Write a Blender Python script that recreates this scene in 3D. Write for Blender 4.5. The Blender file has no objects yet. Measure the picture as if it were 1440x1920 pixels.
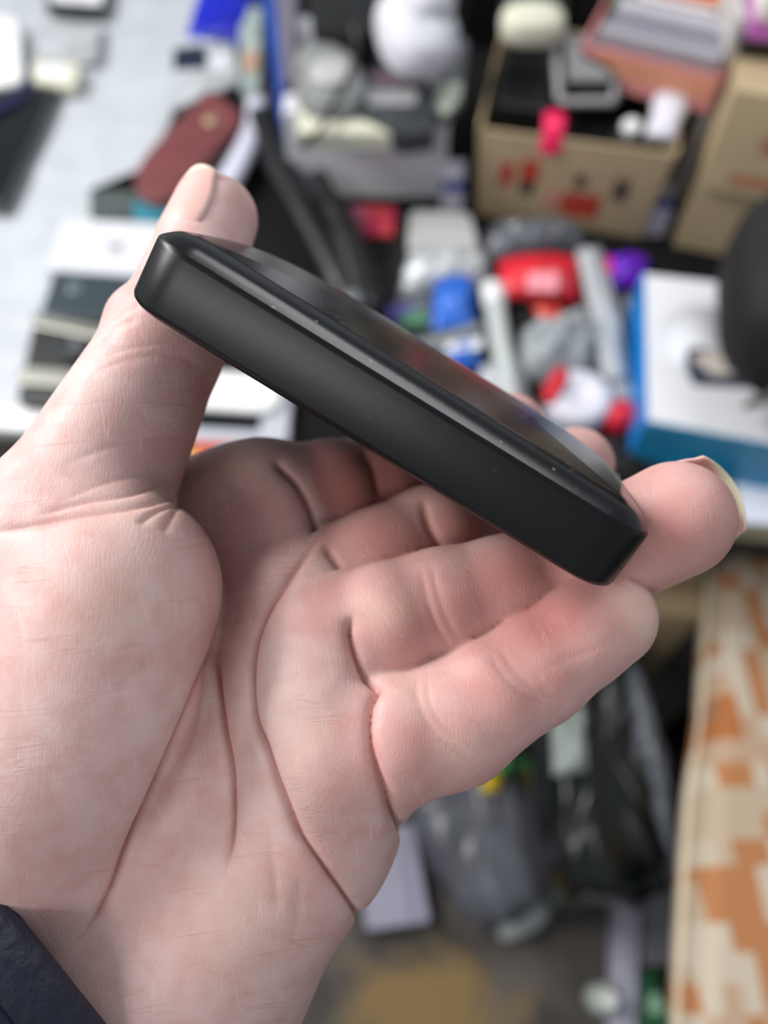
import bpy, bmesh, math, random
import numpy as np
from mathutils import Vector, Matrix

# ---------------------------------------------------------------- camera, light, exposure
scene = bpy.context.scene
COL = scene.collection
FPX = 1497.0                       # focal length in pixels of the 1440x1920 frame
PITCH = math.radians(60)           # the phone looks down at the stall
CAM_H = 1.55
CAM = Vector((0, 0, CAM_H))
FWD = Vector((0, math.cos(PITCH), -math.sin(PITCH)))
UPV = Vector((0, math.sin(PITCH), math.cos(PITCH)))
RGT = Vector((1, 0, 0))

cd = bpy.data.cameras.new('camera')
cd.sensor_fit = 'HORIZONTAL'
cd.sensor_width = 25.0
cd.lens = 25.0 * FPX / 1440.0
cd.clip_start = 0.01
cd.clip_end = 50
cd.dof.use_dof = True
cd.dof.focus_distance = 0.116
cd.dof.aperture_fstop = cd.lens / 2.9
cam = bpy.data.objects.new('camera', cd)
cam.location = CAM
cam.rotation_euler = (math.pi / 2 - PITCH, 0, 0)
COL.objects.link(cam)
scene.camera = cam

scene.view_settings.view_transform = 'Standard'
scene.view_settings.look = 'None'
scene.view_settings.gamma = 1.0
scene.view_settings.use_curve_mapping = False
scene.view_settings.exposure = 0.0
scene.cycles.max_bounces = 6
scene.cycles.diffuse_bounces = 3
scene.cycles.glossy_bounces = 3

world = bpy.data.worlds.new('world')
world.use_nodes = True
scene.world = world
bg = world.node_tree.nodes['Background']
bg.inputs['Color'].default_value = (0.86, 0.93, 1.0, 1)
bg.inputs['Strength'].default_value = 0.35


def area_lamp(name, loc, target, sx, sy, power, color=(1, 1, 1)):
    l = bpy.data.lights.new(name, 'AREA')
    l.shape = 'RECTANGLE'
    l.size, l.size_y = sx, sy
    l.energy = power
    l.color = color
    o = bpy.data.objects.new(name, l)
    o.location = loc
    o.rotation_euler = (Vector(target) - Vector(loc)).to_track_quat('-Z', 'Y').to_euler()
    COL.objects.link(o)
    return o


# unseen area lights: a key from the upper left and two added fills
area_lamp('unseen_light', (-1.45, 0.85, 2.35), (-0.05, 0.3, 1.2), 1.4, 0.6, 56, (1.0, 0.985, 0.97))
area_lamp('unseen_light', (0.75, 1.3, 2.75), (0.2, 0.9, 0.7), 1.4, 0.5, 15, (0.96, 0.98, 1.0))  # weaker overhead fill, added without a known source
area_lamp('unseen_light', (-0.95, -0.95, 2.42), (0.1, 0.5, 1.1), 1.0, 0.4, 9, (1.0, 0.99, 0.98))  # added to brighten carton fronts and grade the gadget's front face


# ---------------------------------------------------------------- helpers
def cam2world(p):
    """camera-space (right, up, forward) in mm -> world metres"""
    return CAM + (RGT * p[0] + UPV * p[1] + FWD * p[2]) * 0.001


R3 = np.array([RGT[:], UPV[:], FWD[:]])


def pt(px, py, z):
    return np.array([(px - 720) / FPX * z, (960 - py) / FPX * z, z], dtype=np.float64)


def ray(px, py):
    return FWD + RGT * ((px - 720) / FPX) + UPV * ((960 - py) / FPX)


def G(px, py, z):
    """the spot at height z that the phone sees there"""
    d = ray(px, py)
    t = (z - CAM_H) / d.z
    return CAM + d * t


def rgb(r, g, b):
    def f(c):
        c /= 255.0
        return c / 12.92 if c <= 0.04045 else ((c + 0.055) / 1.055) ** 2.4
    return (f(r), f(g), f(b), 1)


_mats = {}


def mat(name, color, rough=0.5, metal=0.0, spec=0.5, coat=0.0, noise=0.0, nscale=20.0, bump=0.0, bscale=60.0,
        color2=None, trans=0.0, alpha=1.0, sss=0.0):
    """plain procedural material: base colour, optional noise mottling and noise bump"""
    if name in _mats:
        return _mats[name]
    m = bpy.data.materials.new(name)
    m.use_nodes = True
    nt = m.node_tree
    b = nt.nodes['Principled BSDF']
    b.inputs['Base Color'].default_value = color
    b.inputs['Roughness'].default_value = rough
    b.inputs['Metallic'].default_value = metal
    b.inputs['Specular IOR Level'].default_value = spec
    b.inputs['Coat Weight'].default_value = coat
    b.inputs['Transmission Weight'].default_value = trans
    b.inputs['Alpha'].default_value = alpha
    tc = nt.nodes.new('ShaderNodeTexCoord')
    if noise > 0 or color2:
        n = nt.nodes.new('ShaderNodeTexNoise')
        n.inputs['Scale'].default_value = nscale
        n.inputs['Detail'].default_value = 5
        nt.links.new(tc.outputs['Object'], n.inputs['Vector'])
        mx = nt.nodes.new('ShaderNodeMix')
        mx.data_type = 'RGBA'
        c2 = color2 or tuple(max(0, c * (1 - noise)) for c in color[:3]) + (1,)
        mx.inputs['A'].default_value = color
        mx.inputs['B'].default_value = c2
        rp = nt.nodes.new('ShaderNodeMapRange')
        rp.inputs['From Min'].default_value = 0.35
        rp.inputs['From Max'].default_value = 0.62
        nt.links.new(n.outputs['Fac'], rp.inputs['Value'])
        nt.links.new(rp.outputs['Result'], mx.inputs['Factor'])
        nt.links.new(mx.outputs['Result'], b.inputs['Base Color'])
    if bump > 0:
        n2 = nt.nodes.new('ShaderNodeTexNoise')
        n2.inputs['Scale'].default_value = bscale
        n2.inputs['Detail'].default_value = 3
        nt.links.new(tc.outputs['Object'], n2.inputs['Vector'])
        bp = nt.nodes.new('ShaderNodeBump')
        bp.inputs['Strength'].default_value = bump
        bp.inputs['Distance'].default_value = 0.004
        nt.links.new(n2.outputs['Fac'], bp.inputs['Height'])
        nt.links.new(bp.outputs['Normal'], b.inputs['Normal'])
    _mats[name] = m
    return m


def link(o, parent=None):
    COL.objects.link(o)
    if parent is not None:
        o.parent = parent
        o.matrix_parent_inverse = Matrix.Identity(4)
    return o


def tag(o, label=None, cat=None, group=None, kind=None):
    if label:
        o['label'] = label
    if cat:
        o['category'] = cat
    if group:
        o['group'] = group
    if kind:
        o['kind'] = kind
    return o


def thing(name, label, cat, loc=(0, 0, 0), rz=0.0, group=None):
    e = bpy.data.objects.new(name, None)
    e.empty_display_size = 0.02
    e.location = loc
    e.rotation_euler = (0, 0, rz)
    COL.objects.link(e)
    return tag(e, label, cat, group)


def mesh_obj(name, verts, faces, m, parent=None, smooth=True):
    me = bpy.data.meshes.new(name)
    me.from_pydata([tuple(v) for v in verts], [], [tuple(f) for f in faces])
    me.update()
    if smooth:
        me.polygons.foreach_set('use_smooth', [True] * len(me.polygons))
    o = bpy.data.objects.new(name, me)
    if m is not None:
        me.materials.append(m)
    return link(o, parent)


# ---------------------------------------------------------------- the hand: one continuous surface from a signed distance field
def s_cone(P, a, b, ra, rb):
    ab = b - a
    t = np.clip(((P - a) @ ab) / (ab @ ab), 0, 1)
    q = P - a - t[:, None] * ab
    return np.sqrt((q * q).sum(1)) - (ra + (rb - ra) * t)


def s_ell(P, c, r, ax=None):
    q = P - c
    if ax is not None:
        q = q @ np.asarray(ax).T
    r = np.asarray(r, float)
    k0 = np.sqrt(((q / r) ** 2).sum(1))
    k1 = np.sqrt(((q / (r * r)) ** 2).sum(1)) + 1e-9
    return k0 * (k0 - 1) / k1


def smin(a, b, k):
    h = np.clip(0.5 + 0.5 * (b - a) / k, 0, 1)
    return b + (a - b) * h - k * h * (1 - h)


def sstep(x, a, b):
    t = np.clip((x - a) / (b - a), 0, 1)
    return t * t * (3 - 2 * t)


FINGERS = {   # px, py, depth mm, radius mm : knuckle, middle joint, end joint, tip
    'index': [(490, 965, 146, 11.8), (700, 908, 157, 9.6), (850, 868, 171, 8.4), (958, 800, 180, 7.6)],
    'middle': [(560, 1128, 138, 10.8), (808, 1012, 147, 9.7), (965, 955, 163, 8.7), (1080, 872, 173, 8.2)],
    'ring': [(610, 1215, 131, 11.8), (828, 1142, 132, 9.8), (1046, 1082, 136, 9.2), (1266, 974, 129, 9.4)],
    'pinky': [(625, 1418, 124, 11.6), (848, 1350, 124, 9.9), (1000, 1255, 125, 8.5), (1136, 1158, 127, 8.0)],
}
PALMAR = {}   # palm-side direction of each finger


def chain(P, key, k=2.2):
    c = FINGERS[key]
    d = None
    for i in range(len(c) - 1):
        a, b = pt(*c[i][:3]), pt(*c[i + 1][:3])
        ra, rb = c[i][3], c[i + 1][3]
        s = s_cone(P, a, b, ra, rb)
        d = s if d is None else smin(d, s, k)
        # the soft pad on the palm side of the bone
        ax = (b - a) / np.linalg.norm(b - a)
        n = np.array([-0.15, 0.25, -1.0])
        n -= ax * (n @ ax)
        n /= np.linalg.norm(n)
        L = np.linalg.norm(b - a)
        f = (0.56, 0.5, 0.62)[i]
        ctr = a + ax * L * f + n * (ra + rb) * 0.5 * 0.34
        rr = (ra + rb) * 0.5
        e = s_ell(P, ctr, (L * (0.36, 0.36, 0.44)[i], rr * 0.86, rr * 0.76), [ax, np.cross(n, ax), n])
        d = smin(d, e, 2.5)
    return d


def hand_parts(P):
    px = P[:, 0] / P[:, 2] * FPX + 720
    py = 960 - P[:, 1] / P[:, 2] * FPX
    # thumb
    th = s_cone(P, pt(110, 1040, 129), pt(308, 648, 136), 14.8, 9.9)
    th = smin(th, s_cone(P, pt(308, 648, 136), pt(402, 410, 151), 9.5, 8.1), 2.5)
    th = smin(th, s_ell(P, pt(252, 602, 137), (4.2, 5.0, 6)), 3)     # knuckle at the back of the thumb
    # thenar eminence
    tn = s_cone(P, pt(222, 1105, 123.5), pt(50, 1520, 128), 15.8, 19.5)
    tn = smin(tn, s_cone(P, pt(110, 1040, 129), pt(40, 1500, 133), 16.0, 20), 6)
    tn = smin(tn, s_ell(P, pt(180, 1280, 120), (15, 22, 15)), 6)
    th2 = smin(tn, th, 4.5)
    # palm
    pl = s_cone(P, pt(330, 1790, 141), pt(622, 1430, 128), 20.5, 14.6)
    pl = smin(pl, s_cone(P, pt(360, 1760, 137), pt(560, 1560, 129.5), 19.5, 15.0), 6)
    pl = smin(pl, s_cone(P, pt(300, 1700, 142), pt(600, 1225, 134), 17, 13.4), 8)
    pl = smin(pl, s_cone(P, pt(280, 1650, 145), pt(545, 1115, 141), 17, 12.2), 8)
    pl = smin(pl, s_cone(P, pt(230, 1600, 147), pt(480, 965, 148), 17, 12.2), 8)
    pl = smin(pl, s_cone(P, pt(150, 1250, 152), pt(470, 985, 151), 12, 10.5), 8)    # web to the thumb
    pl = smin(pl, s_cone(P, pt(325, 965, 151), pt(490, 955, 149), 10.0, 12.2), 6)
    pl = smin(pl, s_ell(P, pt(588, 1350, 126.0), (9.5, 14, 11.5)), 6)               # mound below the ring and little finger
    pl = smin(pl, s_ell(P, pt(520, 960, 146.0), (7.5, 10, 11.0)), 5)
    pl = smin(pl, s_cone(P, pt(210, 1800, 142), pt(-260, 2180, 152), 23, 27), 12)   # wrist and forearm
    pl = smin(pl, s_cone(P, pt(330, 1800, 141), pt(-160, 2260, 150), 21, 27), 12)
    kk = 1.4 + 8.0 * sstep(py, 1250, 1800)
    fingers = {k: chain(P, k) for k in FINGERS}
    return px, py, th2, pl, kk, fingers


def hand_sdf(P, want=False):
    px, py, th, pl, kk, F = hand_parts(P)
    fm = None
    for k in ('index', 'middle', 'ring', 'pinky'):
        fm = F[k] if fm is None else smin(fm, F[k], 0.3)
    body = smin(pl, fm, 2.6)
    d = smin(body, th, kk)
    if want:
        st = np.stack([pl, th, F['index'], F['middle'], F['ring'], F['pinky']], 1)
        s2 = np.sort(st[:, 2:], 1)
        return d, st.argmin(1), px, py, s2[:, 1] - s2[:, 0], sstep(pl - s2[:, 0], 1.0, 5.0)
    return d


def grad(f, P, e=0.15):
    g = np.zeros_like(P)
    for k in ((1, -1, -1), (-1, -1, 1), (-1, 1, -1), (1, 1, 1)):
        k = np.array(k, float)
        g += k * f(P + k * e)[:, None]
    return g / (4 * e)


def surface_nets(f, lo, hi, h):
    n = [int(math.ceil((hi[i] - lo[i]) / h)) + 1 for i in range(3)]
    xs = [lo[i] + h * np.arange(n[i]) for i in range(3)]
    D = np.empty(n, np.float64)
    # coarse blocks first, fine samples only near the surface
    S_ = 6
    nb = [int(math.ceil(n[i] / S_)) for i in range(3)]
    cb = [lo[i] + h * (np.arange(nb[i]) * S_ + (S_ - 1) / 2) for i in range(3)]
    CB = np.stack(np.meshgrid(*cb, indexing='ij'), -1).reshape(-1, 3)
    dc = f(CB).reshape(nb)
    big = np.repeat(np.repeat(np.repeat(dc, S_, 0), S_, 1), S_, 2)[:n[0], :n[1], :n[2]]
    D[:] = big
    near = np.argwhere(np.abs(big) < h * S_ * 1.5)
    Pn = near * h + np.array(lo)
    out = np.empty(len(Pn))
    for i0 in range(0, len(Pn), 200000):
        out[i0:i0 + 200000] = f(Pn[i0:i0 + 200000])
    D[tuple(near.T)] = out
    s = D < 0
    c = [n[i] - 1 for i in range(3)]
    cnt = np.zeros(c, np.int32)
    for a in (0, 1):
        for b in (0, 1):
            for g_ in (0, 1):
                cnt += s[a:a + c[0], b:b + c[1], g_:g_ + c[2]]
    act = (cnt > 0) & (cnt < 8)
    idx = -np.ones(c, np.int64)
    ijk = np.argwhere(act)
    idx[act] = np.arange(len(ijk))
    acc = np.zeros((len(ijk), 3))
    num = np.zeros(len(ijk))
    I, J, K = ijk.T
    corners = [(a, b, g_) for a in (0, 1) for b in (0, 1) for g_ in (0, 1)]
    for p in corners:
        for ax in range(3):
            if p[ax] == 1:
                continue
            q = list(p)
            q[ax] = 1
            d0 = D[I + p[0], J + p[1], K + p[2]]
            d1 = D[I + q[0], J + q[1], K + q[2]]
            m = (d0 < 0) != (d1 < 0)
            t = np.where(m, d0 / np.where(m, d0 - d1, 1), 0)
            v = np.array(p, float)[None].repeat(len(ijk), 0)
            v[:, ax] = t
            acc[m] += v[m]
            num[m] += 1
    V = (ijk + acc / num[:, None]) * h + np.array(lo)
    quads = []
    for ax in range(3):
        o1, o2 = [(1, 2), (2, 0), (0, 1)][ax]
        sl0 = [slice(None)] * 3
        sl1 = [slice(None)] * 3
        sl0[ax] = slice(0, n[ax] - 1)
        sl1[ax] = slice(1, n[ax])
        e = np.argwhere(s[tuple(sl0)] != s[tuple(sl1)])
        ok = (e[:, o1] > 0) & (e[:, o2] > 0) & (e[:, o1] < c[o1]) & (e[:, o2] < c[o2])
        e = e[ok]
        flip = ~s[tuple(sl0)][tuple(e.T)]

        def cell(d1, d2):
            q = e.copy()
            q[:, o1] -= d1
            q[:, o2] -= d2
            return idx[tuple(q.T)]
        qd = np.stack([cell(1, 1), cell(0, 1), cell(0, 0), cell(1, 0)], 1)
        qd[flip] = qd[flip][:, ::-1]
        quads.append(qd)
    Q = np.concatenate(quads)
    return V, Q


def subdivide(V, Q):
    e = np.concatenate([Q[:, [0, 1]], Q[:, [1, 2]], Q[:, [2, 3]], Q[:, [3, 0]]])
    es = np.sort(e, 1)
    key = es[:, 0] * len(V) + es[:, 1]
    u, first, inv = np.unique(key, return_index=True, return_inverse=True)
    em = (V[es[first, 0]] + V[es[first, 1]]) / 2
    fc = V[Q].mean(1)
    nq = len(Q)
    ne = len(V)
    e01, e12, e23, e30 = [ne + inv[i * nq:(i + 1) * nq] for i in range(4)]
    fi = ne + len(em) + np.arange(nq)
    V2 = np.concatenate([V, em, fc])
    Q2 = np.concatenate([np.stack([Q[:, 0], e01, fi, e30], 1), np.stack([e01, Q[:, 1], e12, fi], 1),
                         np.stack([fi, e12, Q[:, 2], e23], 1), np.stack([e30, fi, e23, Q[:, 3]], 1)])
    return V2, Q2


def relax(V, Q, it, w=0.5):
    e = np.concatenate([Q[:, [0, 1]], Q[:, [1, 2]], Q[:, [2, 3]], Q[:, [3, 0]]])
    i = np.concatenate([e[:, 0], e[:, 1]])
    j = np.concatenate([e[:, 1], e[:, 0]])
    o = np.argsort(i, kind='stable')
    i, j = i[o], j[o]
    cnt = np.bincount(i, minlength=len(V)).astype(float)
    start = np.concatenate([[0], np.cumsum(cnt)[:-1]]).astype(np.int64)
    for _ in range(it):
        V = V + w * (np.add.reduceat(V[j], start, axis=0) / cnt[:, None] - V)
    return V


def polydist(px, py, line):
    """distance in pixels to a polyline, with the 0..1 position along it"""
    L = np.array(line, float)
    seg = np.linalg.norm(L[1:] - L[:-1], axis=1)
    tot = seg.sum()
    best = np.full(len(px), 1e9)
    pos = np.zeros(len(px))
    side = np.zeros(len(px))
    run = 0
    for i in range(len(L) - 1):
        d = L[i + 1] - L[i]
        t = np.clip(((px - L[i, 0]) * d[0] + (py - L[i, 1]) * d[1]) / (d @ d), 0, 1)
        ex, ey = px - L[i, 0] - t * d[0], py - L[i, 1] - t * d[1]
        dd = np.hypot(ex, ey)
        m = dd < best
        best[m] = dd[m]
        pos[m] = ((run + t * seg[i]) / tot)[m]
        side[m] = np.sign(ex * d[1] - ey * d[0])[m]
        run += seg[i]
    return best, pos, side


def smooth_line(pts, n=8):
    P_ = [np.array(p, float) for p in pts]
    P_ = [2 * P_[0] - P_[1]] + P_ + [2 * P_[-1] - P_[-2]]
    out = []
    for i in range(1, len(P_) - 2):
        for k in range(n):
            t = k / n
            a, b, c, d = P_[i - 1:i + 3]
            out.append(0.5 * ((2 * b) + (-a + c) * t + (2 * a - 5 * b + 4 * c - d) * t * t + (-a + 3 * b - 3 * c + d) * t ** 3))
    out.append(P_[-2])
    return out


# skin folds: which regions they mark (0 palm 1 thumb 2 index 3 middle 4 ring 5 little), depth mm, width px, path over the palm
FOLDS = [
    ((0, 1), 1.5, 9, [(408, 1175), (398, 1225), (372, 1300), (325, 1410), (280, 1510), (238, 1600), (205, 1680), (165, 1745), (112, 1800)]),
    ((0,), 1.5, 9, [(404, 1190), (402, 1240), (405, 1290), (415, 1370), (428, 1440), (432, 1520), (428, 1590), (420, 1650)]),
    ((0, 3, 2, 4), 1.5, 8, [(600, 1005), (555, 1070), (505, 1130), (475, 1200), (467, 1280), (474, 1350), (494, 1400), (520, 1475), (560, 1560), (605, 1625), (640, 1672), (672, 1718)], 'e'),
    ((0, 4, 5), 1.6, 8, [(660, 1150), (655, 1180), (664, 1220), (682, 1262), (700, 1285)], 'e'),
    ((0, 5, 4), 1.7, 8, [(706, 1290), (692, 1325), (690, 1380), (702, 1435), (722, 1490), (742, 1535), (775, 1578)], 'es'),
    ((0, 3), 0.7, 12, [(604, 1020), (622, 1040), (650, 1085), (672, 1128)]),
    ((0, 2), 1.2, 10, [(525, 872), (558, 905), (585, 955), (598, 1005)], 'es'),
    ((2,), 0.9, 11, [(672, 838), (700, 880), (712, 935)]),
    ((3,), 0.9, 12, [(790, 930), (806, 985), (838, 1050)]),
    ((4,), 0.24, 6, [(788, 1062), (800, 1120), (822, 1180), (850, 1225)]),
    ((4,), 0.2, 5, [(806, 1050), (820, 1110), (842, 1170), (868, 1210)]),
    ((5,), 0.24, 6, [(778, 1262), (786, 1320), (812, 1370), (850, 1408), (905, 1442)]),
    ((5,), 0.2, 5, [(800, 1258), (806, 1320), (838, 1368), (880, 1400), (920, 1425)]),
    ((5,), 0.26, 6, [(915, 1220), (940, 1262), (985, 1305), (1040, 1328)]),
    ((5,), 0.2, 5, [(935, 1210), (962, 1255), (1005, 1296), (1050, 1315)]),
    ((5,), 0.1, 7, [(1005, 1262), (1060, 1238), (1120, 1215), (1180, 1180)]),
    ((1,), 0.6, 8, [(-30, 1000), (60, 985), (150, 965), (250, 950), (330, 930), (352, 905)]),
    ((1,), 0.5, 6, [(60, 968), (160, 940), (250, 925), (335, 895)]),
    ((1,), 0.22, 6, [(100, 945), (200, 905), (300, 880)]),
    ((1,), 0.5, 7, [(345, 945), (300, 955), (255, 985)]),
    ((1,), 0.6, 7, [(342, 938), (322, 968), (305, 1000)]),
    ((1,), 0.18, 6, [(120, 870), (200, 840), (290, 822), (360, 815)]),
    ((1,), 0.14, 6, [(170, 700), (250, 672), (330, 668), (395, 700)]),
    ((1,), 0.14, 5, [(190, 668), (260, 650), (340, 640)]),
    ((1,), 0.25, 7, [(190, 640), (222, 610), (262, 600)]),
    ((1,), 0.25, 6, [(206, 602), (236, 580), (270, 570)]),
    ((1,), 0.25, 22, [(215, 1300), (240, 1270), (282, 1240)]),
    ((0,), 0.25, 12, [(500, 1560), (512, 1640), (520, 1720)]),
    ((0,), 0.2, 14, [(560, 1640), (556, 1720), (540, 1790)]),
]


def fold_fields(P, reg, px, py, facing):
    disp = np.zeros(len(P))
    crease = np.zeros(len(P))
    for regs, dep, wid, line, *fl in FOLDS:
        fl = fl[0] if fl else ''
        wid = wid * 0.68
        m = np.isin(reg, regs) & facing
        ii = np.where(m)[0]
        L = smooth_line(line, 6)
        A = np.array(L)
        bb = (px[ii] > A[:, 0].min() - 60) & (px[ii] < A[:, 0].max() + 60) & (py[ii] > A[:, 1].min() - 60) & (py[ii] < A[:, 1].max() + 60)
        ii = ii[bb]
        d, t, sd = polydist(px[ii], py[ii], L)
        e0 = np.ones(len(t)) if 's' in fl else np.where(t <= 0, 0, sstep(t, -0.02, 0.2))
        e1 = np.ones(len(t)) if 'e' in fl else np.where(t >= 1, 0, 1 - sstep(t, 0.8 if 'x' not in fl else 0.9, 1.02))
        end = np.minimum(e0, e1)
        g = 0.62 * np.exp(-(d / wid) ** 2) + 0.38 * np.exp(-(d / (2.8 * wid)) ** 2)
        disp[ii] = np.minimum(disp[ii], -dep * g * end)
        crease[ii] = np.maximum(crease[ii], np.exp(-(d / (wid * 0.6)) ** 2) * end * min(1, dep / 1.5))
    return disp, crease


def gauss(px, py, x, y, sx, sy, ang=0):
    a = math.radians(ang)
    u = (px - x) * math.cos(a) + (py - y) * math.sin(a)
    v = -(px - x) * math.sin(a) + (py - y) * math.cos(a)
    return np.exp(-(u / sx) ** 2 - (v / sy) ** 2)


def build_hand():
    lo = (-82, -98, 96)
    hi = (62, 62, 196)
    V, Q = surface_nets(hand_sdf, lo, hi, 0.75)
    keep = np.ones(len(Q), bool)
    V = relax(V, Q, 2)
    for it in range(1):
        g = grad(hand_sdf, V)
        V = V - (hand_sdf(V) / np.maximum((g * g).sum(1), 0.2))[:, None] * g
    V, Q = subdivide(V, Q)
    g = grad(hand_sdf, V)
    V = V - (hand_sdf(V) / np.maximum((g * g).sum(1), 0.2))[:, None] * g
    V = relax(V, Q, 1, 0.5)
    d, reg, px, py, gap, near = hand_sdf(V, True)
    n = grad(hand_sdf, V)
    n /= np.linalg.norm(n, axis=1)[:, None]
    facing = (n * V).sum(1) < 0.25 * np.linalg.norm(V, axis=1)
    disp, crease = fold_fields(V, reg, px, py, facing)
    # the line where two fingers press together
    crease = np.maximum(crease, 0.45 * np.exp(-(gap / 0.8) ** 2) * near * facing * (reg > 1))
    V = V + n * disp[:, None]
    V = relax(V, Q, 2, 0.35)
    # skin tones: blood-red pads, paler and yellower mounds; fingers also darkened
    red = np.array([0.12, 0.05, 0.6, 0.55, 0.55, 0.42])[reg]  # finger values: part natural redness, part shade put into the colour
    red = relax(red[:, None], Q, 14)[:, 0]
    pale = np.zeros(len(V))

    def R(regs, x, y, sx, sy, a, ang=0):
        red[:] += np.where(np.isin(reg, regs) & facing, a, 0) * gauss(px, py, x, y, sx, sy, ang)

    def W(regs, x, y, sx, sy, a, ang=0):
        pale[:] += np.where(np.isin(reg, regs) & facing, a, 0) * gauss(px, py, x, y, sx, sy, ang)
    R((5,), 1035, 1165, 110, 60, 1.0, -25)
    R((5,), 905, 1290, 60, 60, 0.5)
    R((5,), 770, 1400, 60, 90, 0.45)
    R((5,), 1020, 1290, 90, 40, 0.4, -35)
    R((4,), 760, 1180, 80, 60, 0.5, -25)
    R((4,), 960, 1080, 130, 60, 0.7, -30)
    R((4,), 1250, 1010, 90, 70, 0.55)
    R((3,), 720, 1020, 80, 70, 0.6)
    R((3,), 900, 990, 80, 60, 0.6)
    R((2,), 650, 920, 90, 80, 0.7)
    R((2,), 760, 900, 80, 60, 0.8)
    R((0, 2, 3), 500, 965, 80, 110, 0.6)
    R((0, 3), 430, 1070, 60, 160, 0.55)
    R((1,), 390, 1150, 25, 200, 0.4)
    R((1,), 380, 720, 40, 100, 0.5)
    R((0,), 610, 1600, 70, 60, 0.25)
    R((0,), 640, 1340, 50, 120, 0.25)
    W((5,), 1210, 1140, 40, 80, 0.8)
    W((5,), 770, 1300, 45, 40, 0.5)
    W((4,), 720, 1150, 50, 40, 0.7)
    W((5,), 860, 1400, 50, 30, 0.4)
    W((0,), 580, 1400, 60, 120, 0.4)
    W((1,), 240, 960, 60, 40, 0.5)
    W((0,), 450, 1750, 120, 120, 0.35)
    W((3, 0), 660, 1090, 50, 50, 0.6)
    W((0, 2), 420, 870, 60, 40, 0.6)
    W((1,), 200, 1120, 120, 90, 0.35)
    red = relax(red[:, None], Q, 10)[:, 0]
    pale = relax(pale[:, None], Q, 10)[:, 0]
    W4 = CAM_np + V @ R3 * 0.001
    me = bpy.data.meshes.new('hand_and_forearm')
    me.vertices.add(len(V))
    me.vertices.foreach_set('co', W4.astype(np.float32).ravel())
    me.loops.add(Q.size)
    me.loops.foreach_set('vertex_index', Q.astype(np.int32).ravel())
    me.polygons.add(len(Q))
    me.polygons.foreach_set('loop_start', (np.arange(len(Q)) * 4).astype(np.int32))
    me.polygons.foreach_set('loop_total', np.full(len(Q), 4, np.int32))
    me.polygons.foreach_set('use_smooth', np.ones(len(Q), bool))
    me.update(calc_edges=True)
    me.validate()
    fing = relax((reg > 1).astype(float)[:, None], Q, 12)[:, 0]
    uv = me.attributes.new('skin_map', 'FLOAT_VECTOR', 'POINT')
    uv.data.foreach_set('vector', np.stack([px / 100, py / 100, 0 * px], 1).astype(np.float32).ravel())
    for nm, arr in (('fing', fing), ('red', red), ('pale', pale), ('crease', crease)):
        at = me.attributes.new(nm, 'FLOAT', 'POINT')
        at.data.foreach_set('value', np.clip(arr, 0, 1.5).astype(np.float32))
    return me


CAM_np = np.array(CAM[:])


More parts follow.
